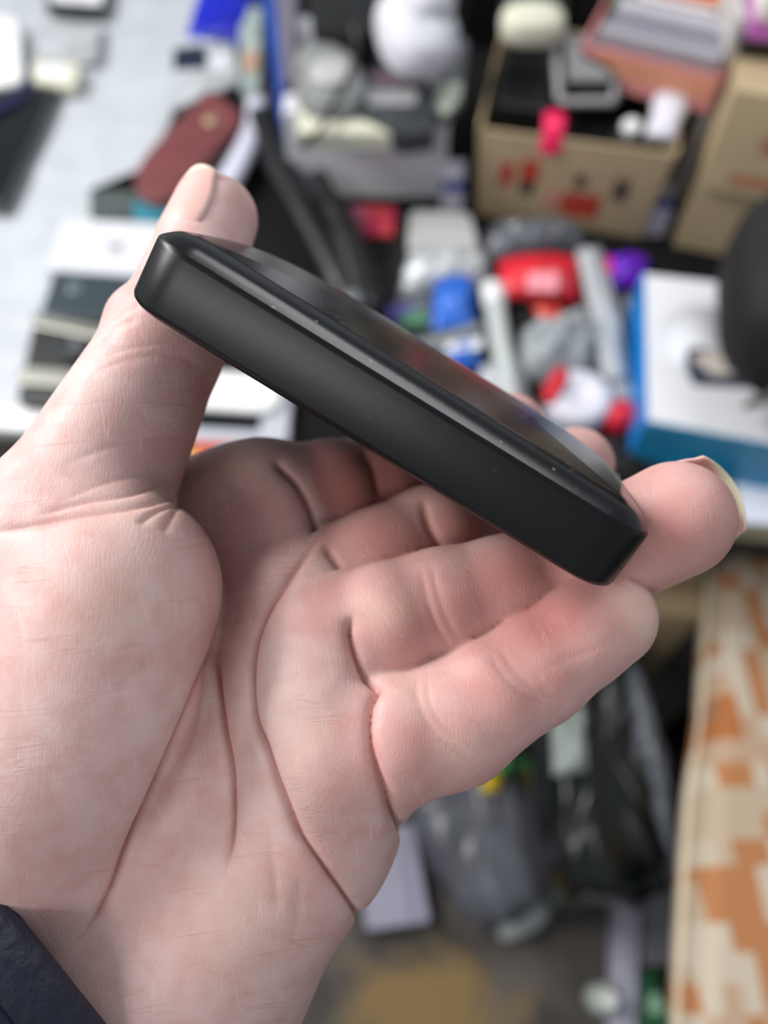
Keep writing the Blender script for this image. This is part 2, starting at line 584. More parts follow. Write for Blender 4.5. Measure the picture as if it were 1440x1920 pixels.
def skin_material():
    m = bpy.data.materials.new('skin')
    m.use_nodes = True
    nt = m.node_tree
    N, Lk = nt.nodes, nt.links
    b = N['Principled BSDF']

    def node(t, **kw):
        n = N.new(t)
        for k, v in kw.items():
            setattr(n, k, v)
        return n

    def attr(nm):
        a = node('ShaderNodeAttribute')
        a.attribute_name = nm
        return a.outputs['Fac']
    tc = node('ShaderNodeTexCoord').outputs['Object']

    def noise(scale, det=3, vec=None):
        n = node('ShaderNodeTexNoise')
        n.inputs['Scale'].default_value = scale
        n.inputs['Detail'].default_value = det
        Lk.new(vec or tc, n.inputs['Vector'])
        return n.outputs['Fac']

    def rng(v, a, b_, c=0.0, d=1.0):
        r = node('ShaderNodeMapRange')
        r.inputs['From Min'].default_value = a
        r.inputs['From Max'].default_value = b_
        r.inputs['To Min'].default_value = c
        r.inputs['To Max'].default_value = d
        Lk.new(v, r.inputs['Value'])
        return r.outputs['Result']

    def mth(op, a, b_):
        n = node('ShaderNodeMath', operation=op)
        for i, v in enumerate((a, b_)):
            if isinstance(v, (int, float)):
                n.inputs[i].default_value = v
            else:
                Lk.new(v, n.inputs[i])
        return n.outputs[0]

    def mix(f, a, b_):
        n = node('ShaderNodeMix', data_type='RGBA')
        Lk.new(f, n.inputs['Factor'])
        for nm, v in (('A', a), ('B', b_)):
            if isinstance(v, tuple):
                n.inputs[nm].default_value = v
            else:
                Lk.new(v, n.inputs[nm])
        return n.outputs['Result']
    base = mix(rng(noise(70, 4), 0.35, 0.68), rgb(222, 191, 186), rgb(212, 173, 168))
    base = mix(rng(noise(260, 3), 0.42, 0.72, 0, 0.4), base, rgb(200, 140, 132))
    base = mix(mth('MULTIPLY', attr('red'), 0.75), base, rgb(188, 124, 117))
    base = mix(mth('MULTIPLY', attr('pale'), 0.6), base, rgb(226, 196, 176))
    # fine lines of the skin, laid out over the unrolled palm (skin_map)
    sm = node('ShaderNodeAttribute')
    sm.attribute_name = 'skin_map'

    def lines(rot, sx, sy, width, seed, dist=0.0):
        mp = node('ShaderNodeMapping')
        mp.inputs['Rotation'].default_value = (0, 0, math.radians(rot))
        mp.inputs['Location'].default_value = (seed, seed * 1.7, seed * 3.1)
        Lk.new(sm.outputs['Vector'], mp.inputs['Vector'])
        sc = node('ShaderNodeMapping')
        sc.inputs['Scale'].default_value = (sx, sy, 1)
        Lk.new(mp.outputs[0], sc.inputs['Vector'])
        n = node('ShaderNodeTexNoise')
        n.inputs['Scale'].default_value = 1.0
        n.inputs['Detail'].default_value = 2.0
        Lk.new(sc.outputs[0], n.inputs['Vector'])
        d = node('ShaderNodeMath', operation='ABSOLUTE')
        Lk.new(mth('SUBTRACT', n.outputs['Fac'], 0.5), d.inputs[0])
        return rng(d.outputs[0], width, width * 0.25)

    def patch(scale, a, b_):
        n = node('ShaderNodeTexNoise')
        n.inputs['Scale'].default_value = scale
        n.inputs['Detail'].default_value = 3
        Lk.new(sm.outputs['Vector'], n.inputs['Vector'])
        return rng(n.outputs['Fac'], a, b_)
    fg = attr('fing')
    inv = mth('SUBTRACT', 1.0, fg)
    pale_p = mth('MULTIPLY', mth('MULTIPLY', lines(4, 3.8, 0.25, 0.013, 2.0), patch(1.1, 0.42, 0.62)), inv)
    dark_p = mth('MULTIPLY', mth('MULTIPLY', lines(6, 0.16, 2.6, 0.013, 5.0), patch(0.7, 0.45, 0.65)), inv)
    diag_p = mth('MULTIPLY', mth('MULTIPLY', lines(35, 3.0, 0.25, 0.011, 8.0), patch(0.8, 0.52, 0.7)), inv)
    pale_f = mth('MULTIPLY', mth('MULTIPLY', lines(28, 4.5, 0.6, 0.014, 3.0), patch(1.3, 0.45, 0.65)), mth('MULTIPLY', fg, 0.6))
    dark_f = mth('MULTIPLY', mth('MULTIPLY', lines(-28, 0.6, 4.5, 0.012, 6.0), patch(1.2, 0.48, 0.66)), mth('MULTIPLY', fg, 0.5))
    ln = mth('MAXIMUM', mth('MAXIMUM', pale_p, diag_p), pale_f)
    dk = mth('MAXIMUM', dark_p, dark_f)
    base = mix(mth('MULTIPLY', ln, 0.24), base, rgb(242, 220, 208))
    base = mix(mth('MULTIPLY', dk, 0.2), base, rgb(164, 104, 98))
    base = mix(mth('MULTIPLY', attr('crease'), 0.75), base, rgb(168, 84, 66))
    Lk.new(base, b.inputs['Base Color'])
    b.inputs['Roughness'].default_value = 0.48
    b.inputs['Specular IOR Level'].default_value = 0.35
    b.inputs['Subsurface Weight'].default_value = 0.28
    b.inputs['Subsurface Radius'].default_value = (1.0, 0.32, 0.18)
    b.inputs['Subsurface Scale'].default_value = 0.0022
    # skin relief: friction ridges, pores, fine criss-cross lines
    w = node('ShaderNodeTexWave')
    w.inputs['Scale'].default_value = 600
    w.inputs['Distortion'].default_value = 14
    w.inputs['Detail'].default_value = 1.0
    w.inputs['Detail Scale'].default_value = 0.25
    Lk.new(tc, w.inputs['Vector'])
    vo = node('ShaderNodeTexVoronoi', feature='DISTANCE_TO_EDGE')
    vo.inputs['Scale'].default_value = 900
    Lk.new(tc, vo.inputs['Vector'])
    h = mth('ADD', mth('MULTIPLY', w.outputs['Fac'], 0.13), rng(vo.outputs['Distance'], 0, 0.25, 0, 0.25))
    h = mth('ADD', h, mth('MULTIPLY', noise(420, 4), 0.8))
    h = mth('SUBTRACT', h, mth('MULTIPLY', dk, 0.8))
    h = mth('ADD', h, mth('MULTIPLY', ln, 0.5))
    bp = node('ShaderNodeBump')
    bp.inputs['Strength'].default_value = 0.25
    bp.inputs['Distance'].default_value = 0.00022
    Lk.new(h, bp.inputs['Height'])
    Lk.new(bp.outputs['Normal'], b.inputs['Normal'])
    return m


person = thing('person', 'left hand with dark blue sleeve cuff holding the black box by its ends', 'person')
hand_me = build_hand()
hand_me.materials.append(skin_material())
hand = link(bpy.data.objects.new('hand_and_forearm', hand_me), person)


def nail_material():
    m = bpy.data.materials.new('fingernail')
    m.use_nodes = True
    nt = m.node_tree
    b = nt.nodes['Principled BSDF']
    a = nt.nodes.new('ShaderNodeAttribute')
    a.attribute_name = 'free'
    mx = nt.nodes.new('ShaderNodeMix')
    mx.data_type = 'RGBA'
    mx.inputs['A'].default_value = rgb(222, 178, 170)
    mx.inputs['B'].default_value = rgb(234, 228, 200)
    nt.links.new(a.outputs['Fac'], mx.inputs['Factor'])
    nt.links.new(mx.outputs['Result'], b.inputs['Base Color'])
    b.inputs['Roughness'].default_value = 0.45
    b.inputs['Subsurface Weight'].default_value = 0.3
    b.inputs['Subsurface Scale'].default_value = 0.001
    b.inputs['Subsurface Radius'].default_value = (1, 0.7, 0.5)
    return m


NAIL = nail_material()


def fingernail(a, b, r, dorsal, length, free, half=62, band=1.6, lift=0.25, thick=0.45, taper=0.86):
    """a curved plate on the back of a fingertip: a, b axis of the last bone (mm, camera space), r its tip radius"""
    ax = (b - a) / np.linalg.norm(b - a)
    n = np.array(dorsal, float)
    n -= ax * (n @ ax)
    n /= np.linalg.norm(n)
    s = np.cross(ax, n)
    nu, nv = 15, 18
    end = b + ax * r * 0.97
    verts, fr, faces = [], [], []
    for lay in (0, 1):
        for j in range(nv + 1):
            v = j / nv
            dist = -length + (length + free) * v            # along the axis relative to the flesh end
            for i in range(nu + 1):
                u = i / nu * 2 - 1
                arc = (1 - 0.30 * u * u) if v > 0.5 else 1
                dd = dist if v < 0.5 else -length + (length + free) * (0.5 + (v - 0.5) * (1 - 0.35 * u * u))
                th = math.radians(half) * u * (0.9 + 0.1 * math.sin(math.pi * min(1, v * 1.2)))
                rr = r * (1.0 if dd < -r else 1 - (1 - taper) * min(1.6, (dd + r) / r) ** 2) + lift + 0.055 * max(0, -dd - r) - 0.9 * max(0, 1 - v * 4) - lay * thick
                p = end + ax * dd + n * (rr * math.cos(th)) + s * (rr * math.sin(th))
                verts.append(CAM_np + p @ R3 * 0.001)
                fr.append(float(np.clip((dd - free + band + 0.5) / 0.7, 0, 1)))
    W_ = nu + 1
    H_ = nv + 1
    for lay in (0, 1):
        o = lay * W_ * H_
        for j in range(nv):
            for i in range(nu):
                q = [o + j * W_ + i, o + j * W_ + i + 1, o + (j + 1) * W_ + i + 1, o + (j + 1) * W_ + i]
                faces.append(q if lay == 0 else q[::-1])
    o = W_ * H_
    ring = [i for i in range(W_)] + [j * W_ + nu for j in range(1, H_)] + [nv * W_ + i for i in range(nu - 1, -1, -1)] + [j * W_ for j in range(nv - 1, 0, -1)]
    for k in range(len(ring)):
        p, q = ring[k], ring[(k + 1) % len(ring)]
        faces.append([q, p, p + o, q + o])
    ob = mesh_obj('fingernail', verts, faces, NAIL, hand)
    at = ob.data.attributes.new('free', 'FLOAT', 'POINT')
    at.data.foreach_set('value', fr)
    return ob


def tip(key):
    c = FINGERS[key]
    return pt(*c[2][:3]), pt(*c[3][:3]), c[3][3]


fingernail(pt(308, 648, 136), pt(402, 410, 151), 8.1, (-0.74, 0.0, -0.66), 21, -1.2, 66, 2.4, 0.3)
fingernail(*tip('middle'), (0.5, -0.1, 0.6), 10, 1.3)
fingernail(*tip('ring'), (0.55, 0.2, 0.75), 11, 1.7)
fingernail(*tip('pinky'), (0.25, -0.1, 1.0), 9, -0.6)
fingernail(*tip('index'), (0.5, 0.4, 0.8), 10, 1.4)

# ---------------------------------------------------------------- the black box in the hand
def held_box():
    Z0 = 113.0
    d = np.array([(980 - 720) / FPX, (960 - 560) / FPX, 1.0])
    d /= np.linalg.norm(d)
    w = np.array([0.851, -0.525, 0.0])
    w[2] = -(w @ d) / d[2]
    w /= np.linalg.norm(w)
    t = np.cross(d, w)
    if t[1] < 0:
        t = -t
    o = pt(208, 551, Z0)
    Wd = 83.5
    L, Tk = 46.0, 12.0
    e = thing('slim_black_box', 'slim black plastic gadget with glossy top held between thumb and fingertips', 'gadget')
    R_ = 8.0     # corner radius in plan

    def outline(off, n=10):
        pts = []
        x0, x1, y0, y1 = off, Wd - off, off, L - off
        rf, rb = max(R_ - off, 0.6), max(24.0 - off, 0.6)
        for cx, cy, r, a0 in ((x1 - rf, y0 + rf, rf, -90), (x1 - rb, y1 - rb, rb, 0), (x0 + rb, y1 - rb, rb, 90), (x0 + rf, y0 + rf, rf, 180)):
            for k in range(n + 1):
                a = math.radians(a0 + 90 * k / n)
                pts.append((cx + r * math.cos(a), cy + r * math.sin(a)))
        return pts

    def dome(x, y):
        u = (x / Wd - 0.5) * 2
        v = (y / L - 0.5) * 2
        return 1.5 * (1 - abs(u) ** 2.6) * (1 - abs(v) ** 4)

    def W(x, y, z):
        return CAM_np + (o + w * x + d * y + t * z) @ R3 * 0.001

    def shell(name, rings, m, cap_low=True, cap_top=True):
        verts, faces = [], []
        n = None
        for off, zf in rings:
            pl = outline(off)
            n = len(pl)
            for x, y in pl:
                verts.append(W(x, y, zf(x, y)))
        for k in range(len(rings) - 1):
            for i in range(n):
                j = (i + 1) % n
                faces.append([k * n + i, k * n + j, (k + 1) * n + j, (k + 1) * n + i])
        if cap_low:
            faces.append(list(range(n))[::-1])
        if cap_top:
            faces.append([(len(rings) - 1) * n + i for i in range(n)])
        return mesh_obj(name, verts, faces, m, e)
    S = Tk - 2.2
    rings = [(2.0, lambda x, y: 0.0), (0.9, lambda x, y: 0.12), (0.25, lambda x, y: 0.6), (0.0, lambda x, y: 1.3),
             (0.0, lambda x, y: S - 0.4), (0.05, lambda x, y: S), (0.4, lambda x, y: S + 0.45)]
    shell('side_shell', rings, device_side, True, False)
    top = [(0.4, lambda x, y: S + 0.45)]
    for k in range(1, 7):
        top.append((0.4 + 3.2 * k / 6, (lambda q: (lambda x, y: S + 0.45 + 1.9 * math.sin(q * math.pi / 2 * 0.92) / 0.992))(k / 6)))
    for off in (5, 6.5, 9, 12, 16, 20, 22.4):
        top.append((off, lambda x, y: S + 2.35 + dome(x, y)))
    shell('glossy_cover', top, device_top, False, True)
    return e


def device_mat(name, col, rough, wear):
    m = bpy.data.materials.new(name)
    m.use_nodes = True
    nt = m.node_tree
    b = nt.nodes['Principled BSDF']
    tc = nt.nodes.new('ShaderNodeTexCoord')
    b.inputs['Roughness'].default_value = rough
    b.inputs['Specular IOR Level'].default_value = 0.35 if rough > 0.3 else 0.4
    n = nt.nodes.new('ShaderNodeTexNoise')
    n.inputs['Scale'].default_value = 500
    n.inputs['Detail'].default_value = 6
    nt.links.new(tc.outputs['Object'], n.inputs['Vector'])
    v = nt.nodes.new('ShaderNodeTexVoronoi')
    v.inputs['Scale'].default_value = 420
    nt.links.new(tc.outputs['Object'], v.inputs['Vector'])
    dust = nt.nodes.new('ShaderNodeMapRange')
    dust.inputs['From Min'].default_value = 0.16
    dust.inputs['From Max'].default_value = 0.05
    nt.links.new(v.outputs['Distance'], dust.inputs['Value'])
    n3 = nt.nodes.new('ShaderNodeTexNoise')
    n3.inputs['Scale'].default_value = 60
    nt.links.new(tc.outputs['Object'], n3.inputs['Vector'])
    sel = nt.nodes.new('ShaderNodeMapRange')
    sel.inputs['From Min'].default_value = 0.5
    sel.inputs['From Max'].default_value = 0.6
    nt.links.new(n3.outputs['Fac'], sel.inputs['Value'])
    mul = nt.nodes.new('ShaderNodeMath')
    mul.operation = 'MULTIPLY'
    nt.links.new(dust.outputs['Result'], mul.inputs[0])
    nt.links.new(sel.outputs['Result'], mul.inputs[1])
    mul2 = nt.nodes.new('ShaderNodeMath')
    mul2.operation = 'MULTIPLY'
    mul2.inputs[1].default_value = wear
    nt.links.new(mul.outputs[0], mul2.inputs[0])
    mx = nt.nodes.new('ShaderNodeMix')
    mx.data_type = 'RGBA'
    mx.inputs['A'].default_value = col
    mx.inputs['B'].default_value = rgb(150, 150, 145)
    nt.links.new(mul2.outputs[0], mx.inputs['Factor'])
    nt.links.new(mx.outputs['Result'], b.inputs['Base Color'])
    bp = nt.nodes.new('ShaderNodeBump')
    bp.inputs['Strength'].default_value = 0.12
    bp.inputs['Distance'].default_value = 0.0001
    nt.links.new(n.outputs['Fac'], bp.inputs['Height'])
    nt.links.new(bp.outputs['Normal'], b.inputs['Normal'])
    return m


device_side = device_mat('satin_black_plastic', (0.003, 0.003, 0.004, 1), 0.34, 0.08)
device_top = device_mat('glossy_black_plastic', (0.004, 0.004, 0.005, 1), 0.2, 0.5)
held_box()


def sleeve():
    navy = mat('navy_nylon', rgb(28, 34, 62), 0.45, noise=0.35, nscale=60, bump=0.25, bscale=160)
    hem = mat('navy_hem', rgb(26, 30, 48), 0.55, bump=0.2, bscale=400)
    p0, p1 = pt(-4, 1664, 112), pt(204, 1925, 112)
    n = np.cross(p0, p1)
    n /= np.linalg.norm(n)
    a0, a1 = pt(250, 1800, 141), pt(-210, 2215, 150)
    if n @ (a1 - a0) < 0:
        n = -n
    t = -(a0 @ n) / ((a1 - a0) @ n)
    c = a0 + (a1 - a0) * t
    c = c + (p0 - p1) / np.linalg.norm(p0 - p1) * 19
    ax = n
    e1 = np.array([0, 0, -1.0])
    e1 -= ax * (e1 @ ax)
    e1 /= np.linalg.norm(e1)
    e2 = np.cross(ax, e1)
    rnd = np.random.RandomState(4)
    ph = rnd.rand(6) * 6.28

    def tube(name, prof, m, amp):
        nA = 96
        verts, faces = [], []
        for u, r in prof:
            for i in range(nA):
                a = 2 * math.pi * i / nA
                k = amp * (math.sin(0.16 * u + 2 * a + ph[0]) + 0.7 * math.sin(0.27 * u - 3 * a + ph[1]) + 0.5 * math.sin(0.5 * u + ph[2] + 1.5 * math.sin(2 * a)))
                rr = r + k
                p = c + ax * u + e1 * (rr * math.cos(a)) + e2 * (rr * 1.06 * math.sin(a))
                verts.append(CAM_np + p @ R3 * 0.001)
        for k in range(len(prof) - 1):
            for i in range(nA):
                j = (i + 1) % nA
                faces.append([k * nA + i, k * nA + j, (k + 1) * nA + j, (k + 1) * nA + i])
        return mesh_obj(name, verts, faces, m, person)
    R0 = 39.0
    s_ = tube('jacket_sleeve', [(9, R0 - 2.5), (7.5, R0 + 0.6)] + [(9 + 3 * k, R0 + 1.2 + min(4, 0.12 * k * 3) + 0.05 * k) for k in range(52)], navy, 0.9)
    h_ = tube('cuff_hem', [(11, R0 - 3.0), (3, R0 - 2.8), (0.6, R0 - 2.3), (0, R0 - 1.0), (0.5, R0 + 0.3), (2.5, R0 + 0.9), (7.5, R0 + 0.9), (9, R0)], hem, 0.25)
    h_.parent = s_


sleeve()


# ---------------------------------------------------------------- the stall behind the hand
TZ = 0.74            # height of the table top
FLOOR = 0.0


def V3(p, z=None):
    return Vector((p[0], p[1], p[2] if z is None else z))


def round_poly(poly, r, n=5):
    """polygon of 2-D points with rounded corners"""
    out = []
    m = len(poly)
    for i in range(m):
        a, b, c = (Vector(poly[i - 1][:2]), Vector(poly[i][:2]), Vector(poly[(i + 1) % m][:2]))
        u, v = (a - b), (c - b)
        rr = min(r, u.length * 0.48, v.length * 0.48)
        if rr < 1e-5:
            out.append(b)
            continue
        p, q = b + u.normalized() * rr, b + v.normalized() * rr
        for k in range(n + 1):
            t = k / n
            out.append(p * (1 - t) ** 2 + b * 2 * t * (1 - t) + q * t * t)
    return out


def ccw(poly):
    a = sum(poly[i - 1][0] * poly[i][1] - poly[i][0] * poly[i - 1][1] for i in range(len(poly)))
    return poly if a > 0 else poly[::-1]


def prism(name, poly, z0, z1, m, parent=None, r=0.0, bevel=0.0, n=5):
    """upright prism over a (rounded) outline, edges eased by bevel"""
    pl = ccw([Vector((p[0], p[1])) for p in poly])
    pl = round_poly(pl, r, n) if r > 0 else pl
    c = sum(pl, Vector((0, 0))) / len(pl)
    o = parent.location if parent is not None else Vector((0, 0, 0))
    rings = [(0, z0), (0, z1)] if bevel <= 0 else [(bevel, z0), (bevel * 0.3, z0 + bevel * 0.3), (0, z0 + bevel), (0, z1 - bevel), (bevel * 0.3, z1 - bevel * 0.3), (bevel, z1)]
    verts, faces = [], []
    k_ = len(pl)
    for off, z in rings:
        for i, p in enumerate(pl):
            d = (c - p)
            t = (pl[(i + 1) % k_] - pl[i - 1])
            nrm = Vector((-t.y, t.x))
            nrm = nrm.normalized() if nrm.length > 1e-9 else d.normalized()
            q = p + nrm * off
            verts.append((q.x - o[0], q.y - o[1], z - o[2]))
    for k in range(len(rings) - 1):
        for i in range(k_):
            j = (i + 1) % k_
            faces.append([k * k_ + i, k * k_ + j, (k + 1) * k_ + j, (k + 1) * k_ + i])
    faces.append(list(range(k_))[::-1])
    faces.append([(len(rings) - 1) * k_ + i for i in range(k_)])
    ob = mesh_obj(name, verts, faces, m, parent, smooth=False)
    return ob


def px_poly(pts, z):
    return [G(x, y, z) for x, y in pts]


def centre(poly, z):
    c = sum((Vector((p[0], p[1], 0)) for p in poly), Vector()) / len(poly)
    c.z = z
    return c


def grid_patch(name, quad, nu, nv, zf, m, parent=None, thick=0.0, edge=None):
    """sheet or pillow over a quad given as four world points; zf(u, v) -> height above the lower side"""
    o = parent.location if parent is not None else Vector((0, 0, 0))
    A, B, C_, D_ = [Vector(q) for q in quad]
    verts, faces = [], []
    W_ = nu + 1
    for lay in (0, 1):
        for j in range(nv + 1):
            for i in range(nu + 1):
                u, v = i / nu, j / nv
                uu, vv = (u, v) if edge is None else edge(u, v)
                p = (A * (1 - uu) + B * uu) * (1 - vv) + (D_ * (1 - uu) + C_ * uu) * vv
                z = zf(u, v)
                h = z if lay == 0 else (z - thick if thick > 0 else min(0.0, -0.15 * z))
                verts.append((p.x - o[0], p.y - o[1], p.z + h - o[2]))
    S_ = W_ * (nv + 1)
    for j in range(nv):
        for i in range(nu):
            q = [j * W_ + i, j * W_ + i + 1, (j + 1) * W_ + i + 1, (j + 1) * W_ + i]
            faces.append(q)
            faces.append([S_ + x for x in q][::-1])
    ring = [i for i in range(W_)] + [j * W_ + nu for j in range(1, nv + 1)] + [nv * W_ + i for i in range(nu - 1, -1, -1)] + [j * W_ for j in range(nv - 1, 0, -1)]
    for k in range(len(ring)):
        p, q = ring[k], ring[(k + 1) % len(ring)]
        faces.append([q, p, p + S_, q + S_])
    ob = mesh_obj(name, verts, faces, m, parent)
    bm = bmesh.new()
    bm.from_mesh(ob.data)
    bmesh.ops.recalc_face_normals(bm, faces=bm.faces)
    bm.to_mesh(ob.data)
    bm.free()
    return ob


class Wrinkle:
    def __init__(self, seed, amp, n=7, f=(3, 14)):
        r = random.Random(seed)
        self.k = [(r.uniform(*f) * math.cos(a), r.uniform(*f) * math.sin(a), r.uniform(0, 6.28), amp * r.uniform(0.4, 1) / n) for a in [r.uniform(0, 6.28) for _ in range(n)]]

    def __call__(self, u, v):
        return sum(a * (1 - abs(math.sin(kx * u + ky * v + p)) * 1.4) for kx, ky, p, a in self.k)


def pillow(name, quad, h, m, parent=None, seed=1, wr=0.3, n=18):
    w = Wrinkle(seed, h * wr * 3)

    def zf(u, v):
        e = (max(0, math.sin(math.pi * u)) ** 0.5) * (max(0, math.sin(math.pi * v)) ** 0.5)
        return 0.0008 + e * max(0.15 * h, h * 0.85 + w(u * 1.3, v * 1.3))
    return grid_patch(name, quad, n, n, zf, m, parent)


def tube(name, pts, r, m, parent=None, flat=1.0, nseg=10, smooth=5):
    """round (or flattened) cord through world points"""
    o = parent.location if parent is not None else Vector((0, 0, 0))
    P_ = [Vector(p) for p in smooth_line([tuple(p) for p in pts], smooth)]
    verts, faces = [], []
    for i, p in enumerate(P_):
        t = (P_[min(i + 1, len(P_) - 1)] - P_[max(i - 1, 0)]).normalized()
        s = t.cross(Vector((0, 0, 1)))
        s = s.normalized() if s.length > 1e-4 else Vector((1, 0, 0))
        u = s.cross(t).normalized()
        rr = r[i * len(r) // len(P_)] if isinstance(r, (list, tuple)) else r
        for k in range(nseg):
            a = 2 * math.pi * k / nseg
            q = p + s * (rr * math.cos(a)) + u * (rr * flat * math.sin(a)) - o
            verts.append(q[:])
    for i in range(len(P_) - 1):
        for k in range(nseg):
            l = (k + 1) % nseg
            faces.append([i * nseg + k, i * nseg + l, (i + 1) * nseg + l, (i + 1) * nseg + k])
    faces.append(list(range(nseg))[::-1])
    faces.append([(len(P_) - 1) * nseg + k for k in range(nseg)])
    return mesh_obj(name, verts, faces, m, parent)


def lathe(name, c, prof, m, parent=None, n=28, axis=None):
    """turned shape: prof = (radius, height) pairs about the point c, optionally along axis"""
    o = parent.location if parent is not None else Vector((0, 0, 0))
    ax = Vector(axis).normalized() if axis else Vector((0, 0, 1))
    q = ax.to_track_quat('Z', 'Y')
    verts, faces = [], []
    for r, z in prof:
        for k in range(n):
            a = 2 * math.pi * k / n
            verts.append((Vector(c) - o + q @ Vector((r * math.cos(a), r * math.sin(a), z)))[:])
    for i in range(len(prof) - 1):
        for k in range(n):
            l = (k + 1) % n
            faces.append([i * n + k, i * n + l, (i + 1) * n + l, (i + 1) * n + k])
    faces.append(list(range(n))[::-1])
    faces.append([(len(prof) - 1) * n + k for k in range(n)])
    return mesh_obj(name, verts, faces, m, parent)


def soft(name, c, size, rz, m, parent=None, seed=1, amp=0.08, p=2.6, tilt=(0, 0), floor=None):
    """slumped soft body (bag, bundle): a superellipsoid with folds"""
    o = parent.location if parent is not None else Vector((0, 0, 0))
    r = random.Random(seed)
    ks = [(r.uniform(2, 7), r.uniform(2, 6), r.uniform(0, 6.3), r.uniform(0.4, 1)) for _ in range(8)]
    nu, nv = 48, 30
    verts, faces = [], []
    M = Matrix.Rotation(rz, 3, 'Z') @ Matrix.Rotation(tilt[0], 3, 'X') @ Matrix.Rotation(tilt[1], 3, 'Y')
    sg = lambda x, e: math.copysign(abs(x) ** e, x)
    for j in range(nv + 1):
        ph = -math.pi / 2 + math.pi * j / nv
        for i in range(nu):
            th = 2 * math.pi * i / nu
            e = 2 / p
            v = Vector((sg(math.cos(ph), e) * sg(math.cos(th), e) * size[0] / 2, sg(math.cos(ph), e) * sg(math.sin(th), e) * size[1] / 2, sg(math.sin(ph), e) * size[2] / 2))
            f = sum(a * (1 - 1.5 * abs(math.sin(k1 * th / 2 * 2 // 1 * 0 + round(k1) * th + k2 * ph + q))) for k1, k2, q, a in ks) / 8
            v *= 1 + amp * 2 * f * math.cos(ph) ** 0.5 if math.cos(ph) > 0 else 1
            w = Vector(c) + M @ v
            if floor is not None:
                w.z = max(w.z, floor)
            verts.append((w - o)[:])
    for j in range(nv):
        for i in range(nu):
            l = (i + 1) % nu
            faces.append([j * nu + i, j * nu + l, (j + 1) * nu + l, (j + 1) * nu + i])
    return mesh_obj(name, verts, faces, m, parent)


def flat_thing(name, label, cat, pts, z, th, m, r=0.0, bevel=0.001, group=None):
    """a slab-like thing lying with its top at height z: root, body"""
    poly = px_poly(pts, z)
    e = thing(name, label, cat, centre(poly, z - th), 0, group)
    prism('body', poly, z - th, z, m, e, r, bevel)
    return e


def deco(name, e, pts, z, m, r=0.0, th=0.0012, bevel=0.0):
    return prism(name, px_poly(pts, z), z - 0.0008, z + th, m, e, r, bevel)


# --- materials
white_p = mat('white_plastic', rgb(232, 232, 232), 0.4)
white_c = mat('white_card', rgb(228, 228, 232), 0.6, noise=0.06, nscale=8)
cream = mat('cream_plastic', rgb(214, 212, 192), 0.45, noise=0.08)
black_p = mat('black_plastic', rgb(18, 19, 20), 0.38, noise=0.3, nscale=30)
black_g = mat('black_glass', rgb(12, 14, 17), 0.12)
dark_g = mat('dark_grey_plastic', rgb(52, 55, 58), 0.4, noise=0.2)
slate = mat('slate_plastic', rgb(52, 64, 70), 0.3, noise=0.15)
grey_p = mat('grey_plastic', rgb(150, 150, 152), 0.45, noise=0.12)
silver = mat('silver_metal', rgb(150, 150, 142), 0.35, metal=0.85)
steel = mat('painted_steel', rgb(120, 122, 128), 0.4, metal=0.3)
blue_p = mat('blue_plastic', rgb(10, 30, 190), 0.4, noise=0.25, nscale=14)
blue_s = mat('blue_strap', rgb(24, 66, 150), 0.6, bump=0.3, bscale=400)
blue_b = mat('blue_packet', rgb(40, 105, 205), 0.4, noise=0.15)
navy_p = mat('navy_cord', rgb(25, 30, 80), 0.45)
maroon = mat('maroon_leather', rgb(118, 58, 60), 0.45, noise=0.22, nscale=18, bump=0.3, bscale=500)
card = mat('brown_cardboard', rgb(186, 165, 130), 0.8, noise=0.1, nscale=12, bump=0.15, bscale=200)
card_in = mat('cardboard_inside', rgb(128, 110, 84), 0.85, noise=0.12)
red_ink = mat('red_print', rgb(190, 62, 44), 0.7, noise=0.2, nscale=40)
dark_ink = mat('dark_print', rgb(70, 56, 48), 0.7)
pink_c = mat('pink_card', rgb(222, 142, 142), 0.55, noise=0.1, nscale=9)
salmon = mat('salmon_card', rgb(214, 146, 118), 0.5)
orange_p = mat('orange_card', rgb(236, 124, 62), 0.5)
green_p = mat('green_plastic', rgb(30, 120, 66), 0.4)
teal_p = mat('teal_plastic', rgb(44, 124, 142), 0.4)
magenta = mat('magenta_card', rgb(214, 44, 106), 0.45, color2=rgb(196, 74, 60), nscale=26)
red_p = mat('red_plastic', rgb(214, 28, 48), 0.35, noise=0.12)
hot_pink = mat('hot_pink_plastic', rgb(236, 30, 90), 0.4)
orange_red = mat('orange_red_plastic', rgb(206, 60, 44), 0.4)
purple_p = mat('purple_packet', rgb(104, 22, 196), 0.35, noise=0.2)
lilac = mat('lilac_card', rgb(196, 110, 190), 0.5)
film = mat('clear_film', rgb(196, 200, 204), 0.12, noise=0.35, nscale=26, bump=0.6, bscale=70, coat=0.5)
film_d = mat('smoky_film', rgb(110, 114, 122), 0.15, noise=0.6, nscale=22, bump=0.6, bscale=60, coat=0.5)
sheet_m = mat('white_plastic_sheet', rgb(190, 195, 200), 0.4, noise=0.1, nscale=16, bump=0.5, bscale=45)
black_cloth = mat('black_nylon', rgb(15, 15, 17), 0.75, noise=0.3, nscale=20, bump=0.4, bscale=60)
black_bag = mat('black_polythene', rgb(16, 20, 20), 0.22, noise=0.3, nscale=9, bump=0.5, bscale=22)
grey_bag = mat('grey_polythene', rgb(96, 98, 106), 0.32, noise=0.5, nscale=10, bump=0.5, bscale=20)
lavender = mat('lavender_card', rgb(152, 148, 166), 0.5, noise=0.05)
table_m = mat('table_board', rgb(24, 23, 23), 0.9, spec=0.15, noise=0.25, nscale=8)
table_edge = mat('olive_edging', rgb(150, 144, 120), 0.6, noise=0.1)
box_blue = mat('box_blue', rgb(10, 132, 215), 0.35)
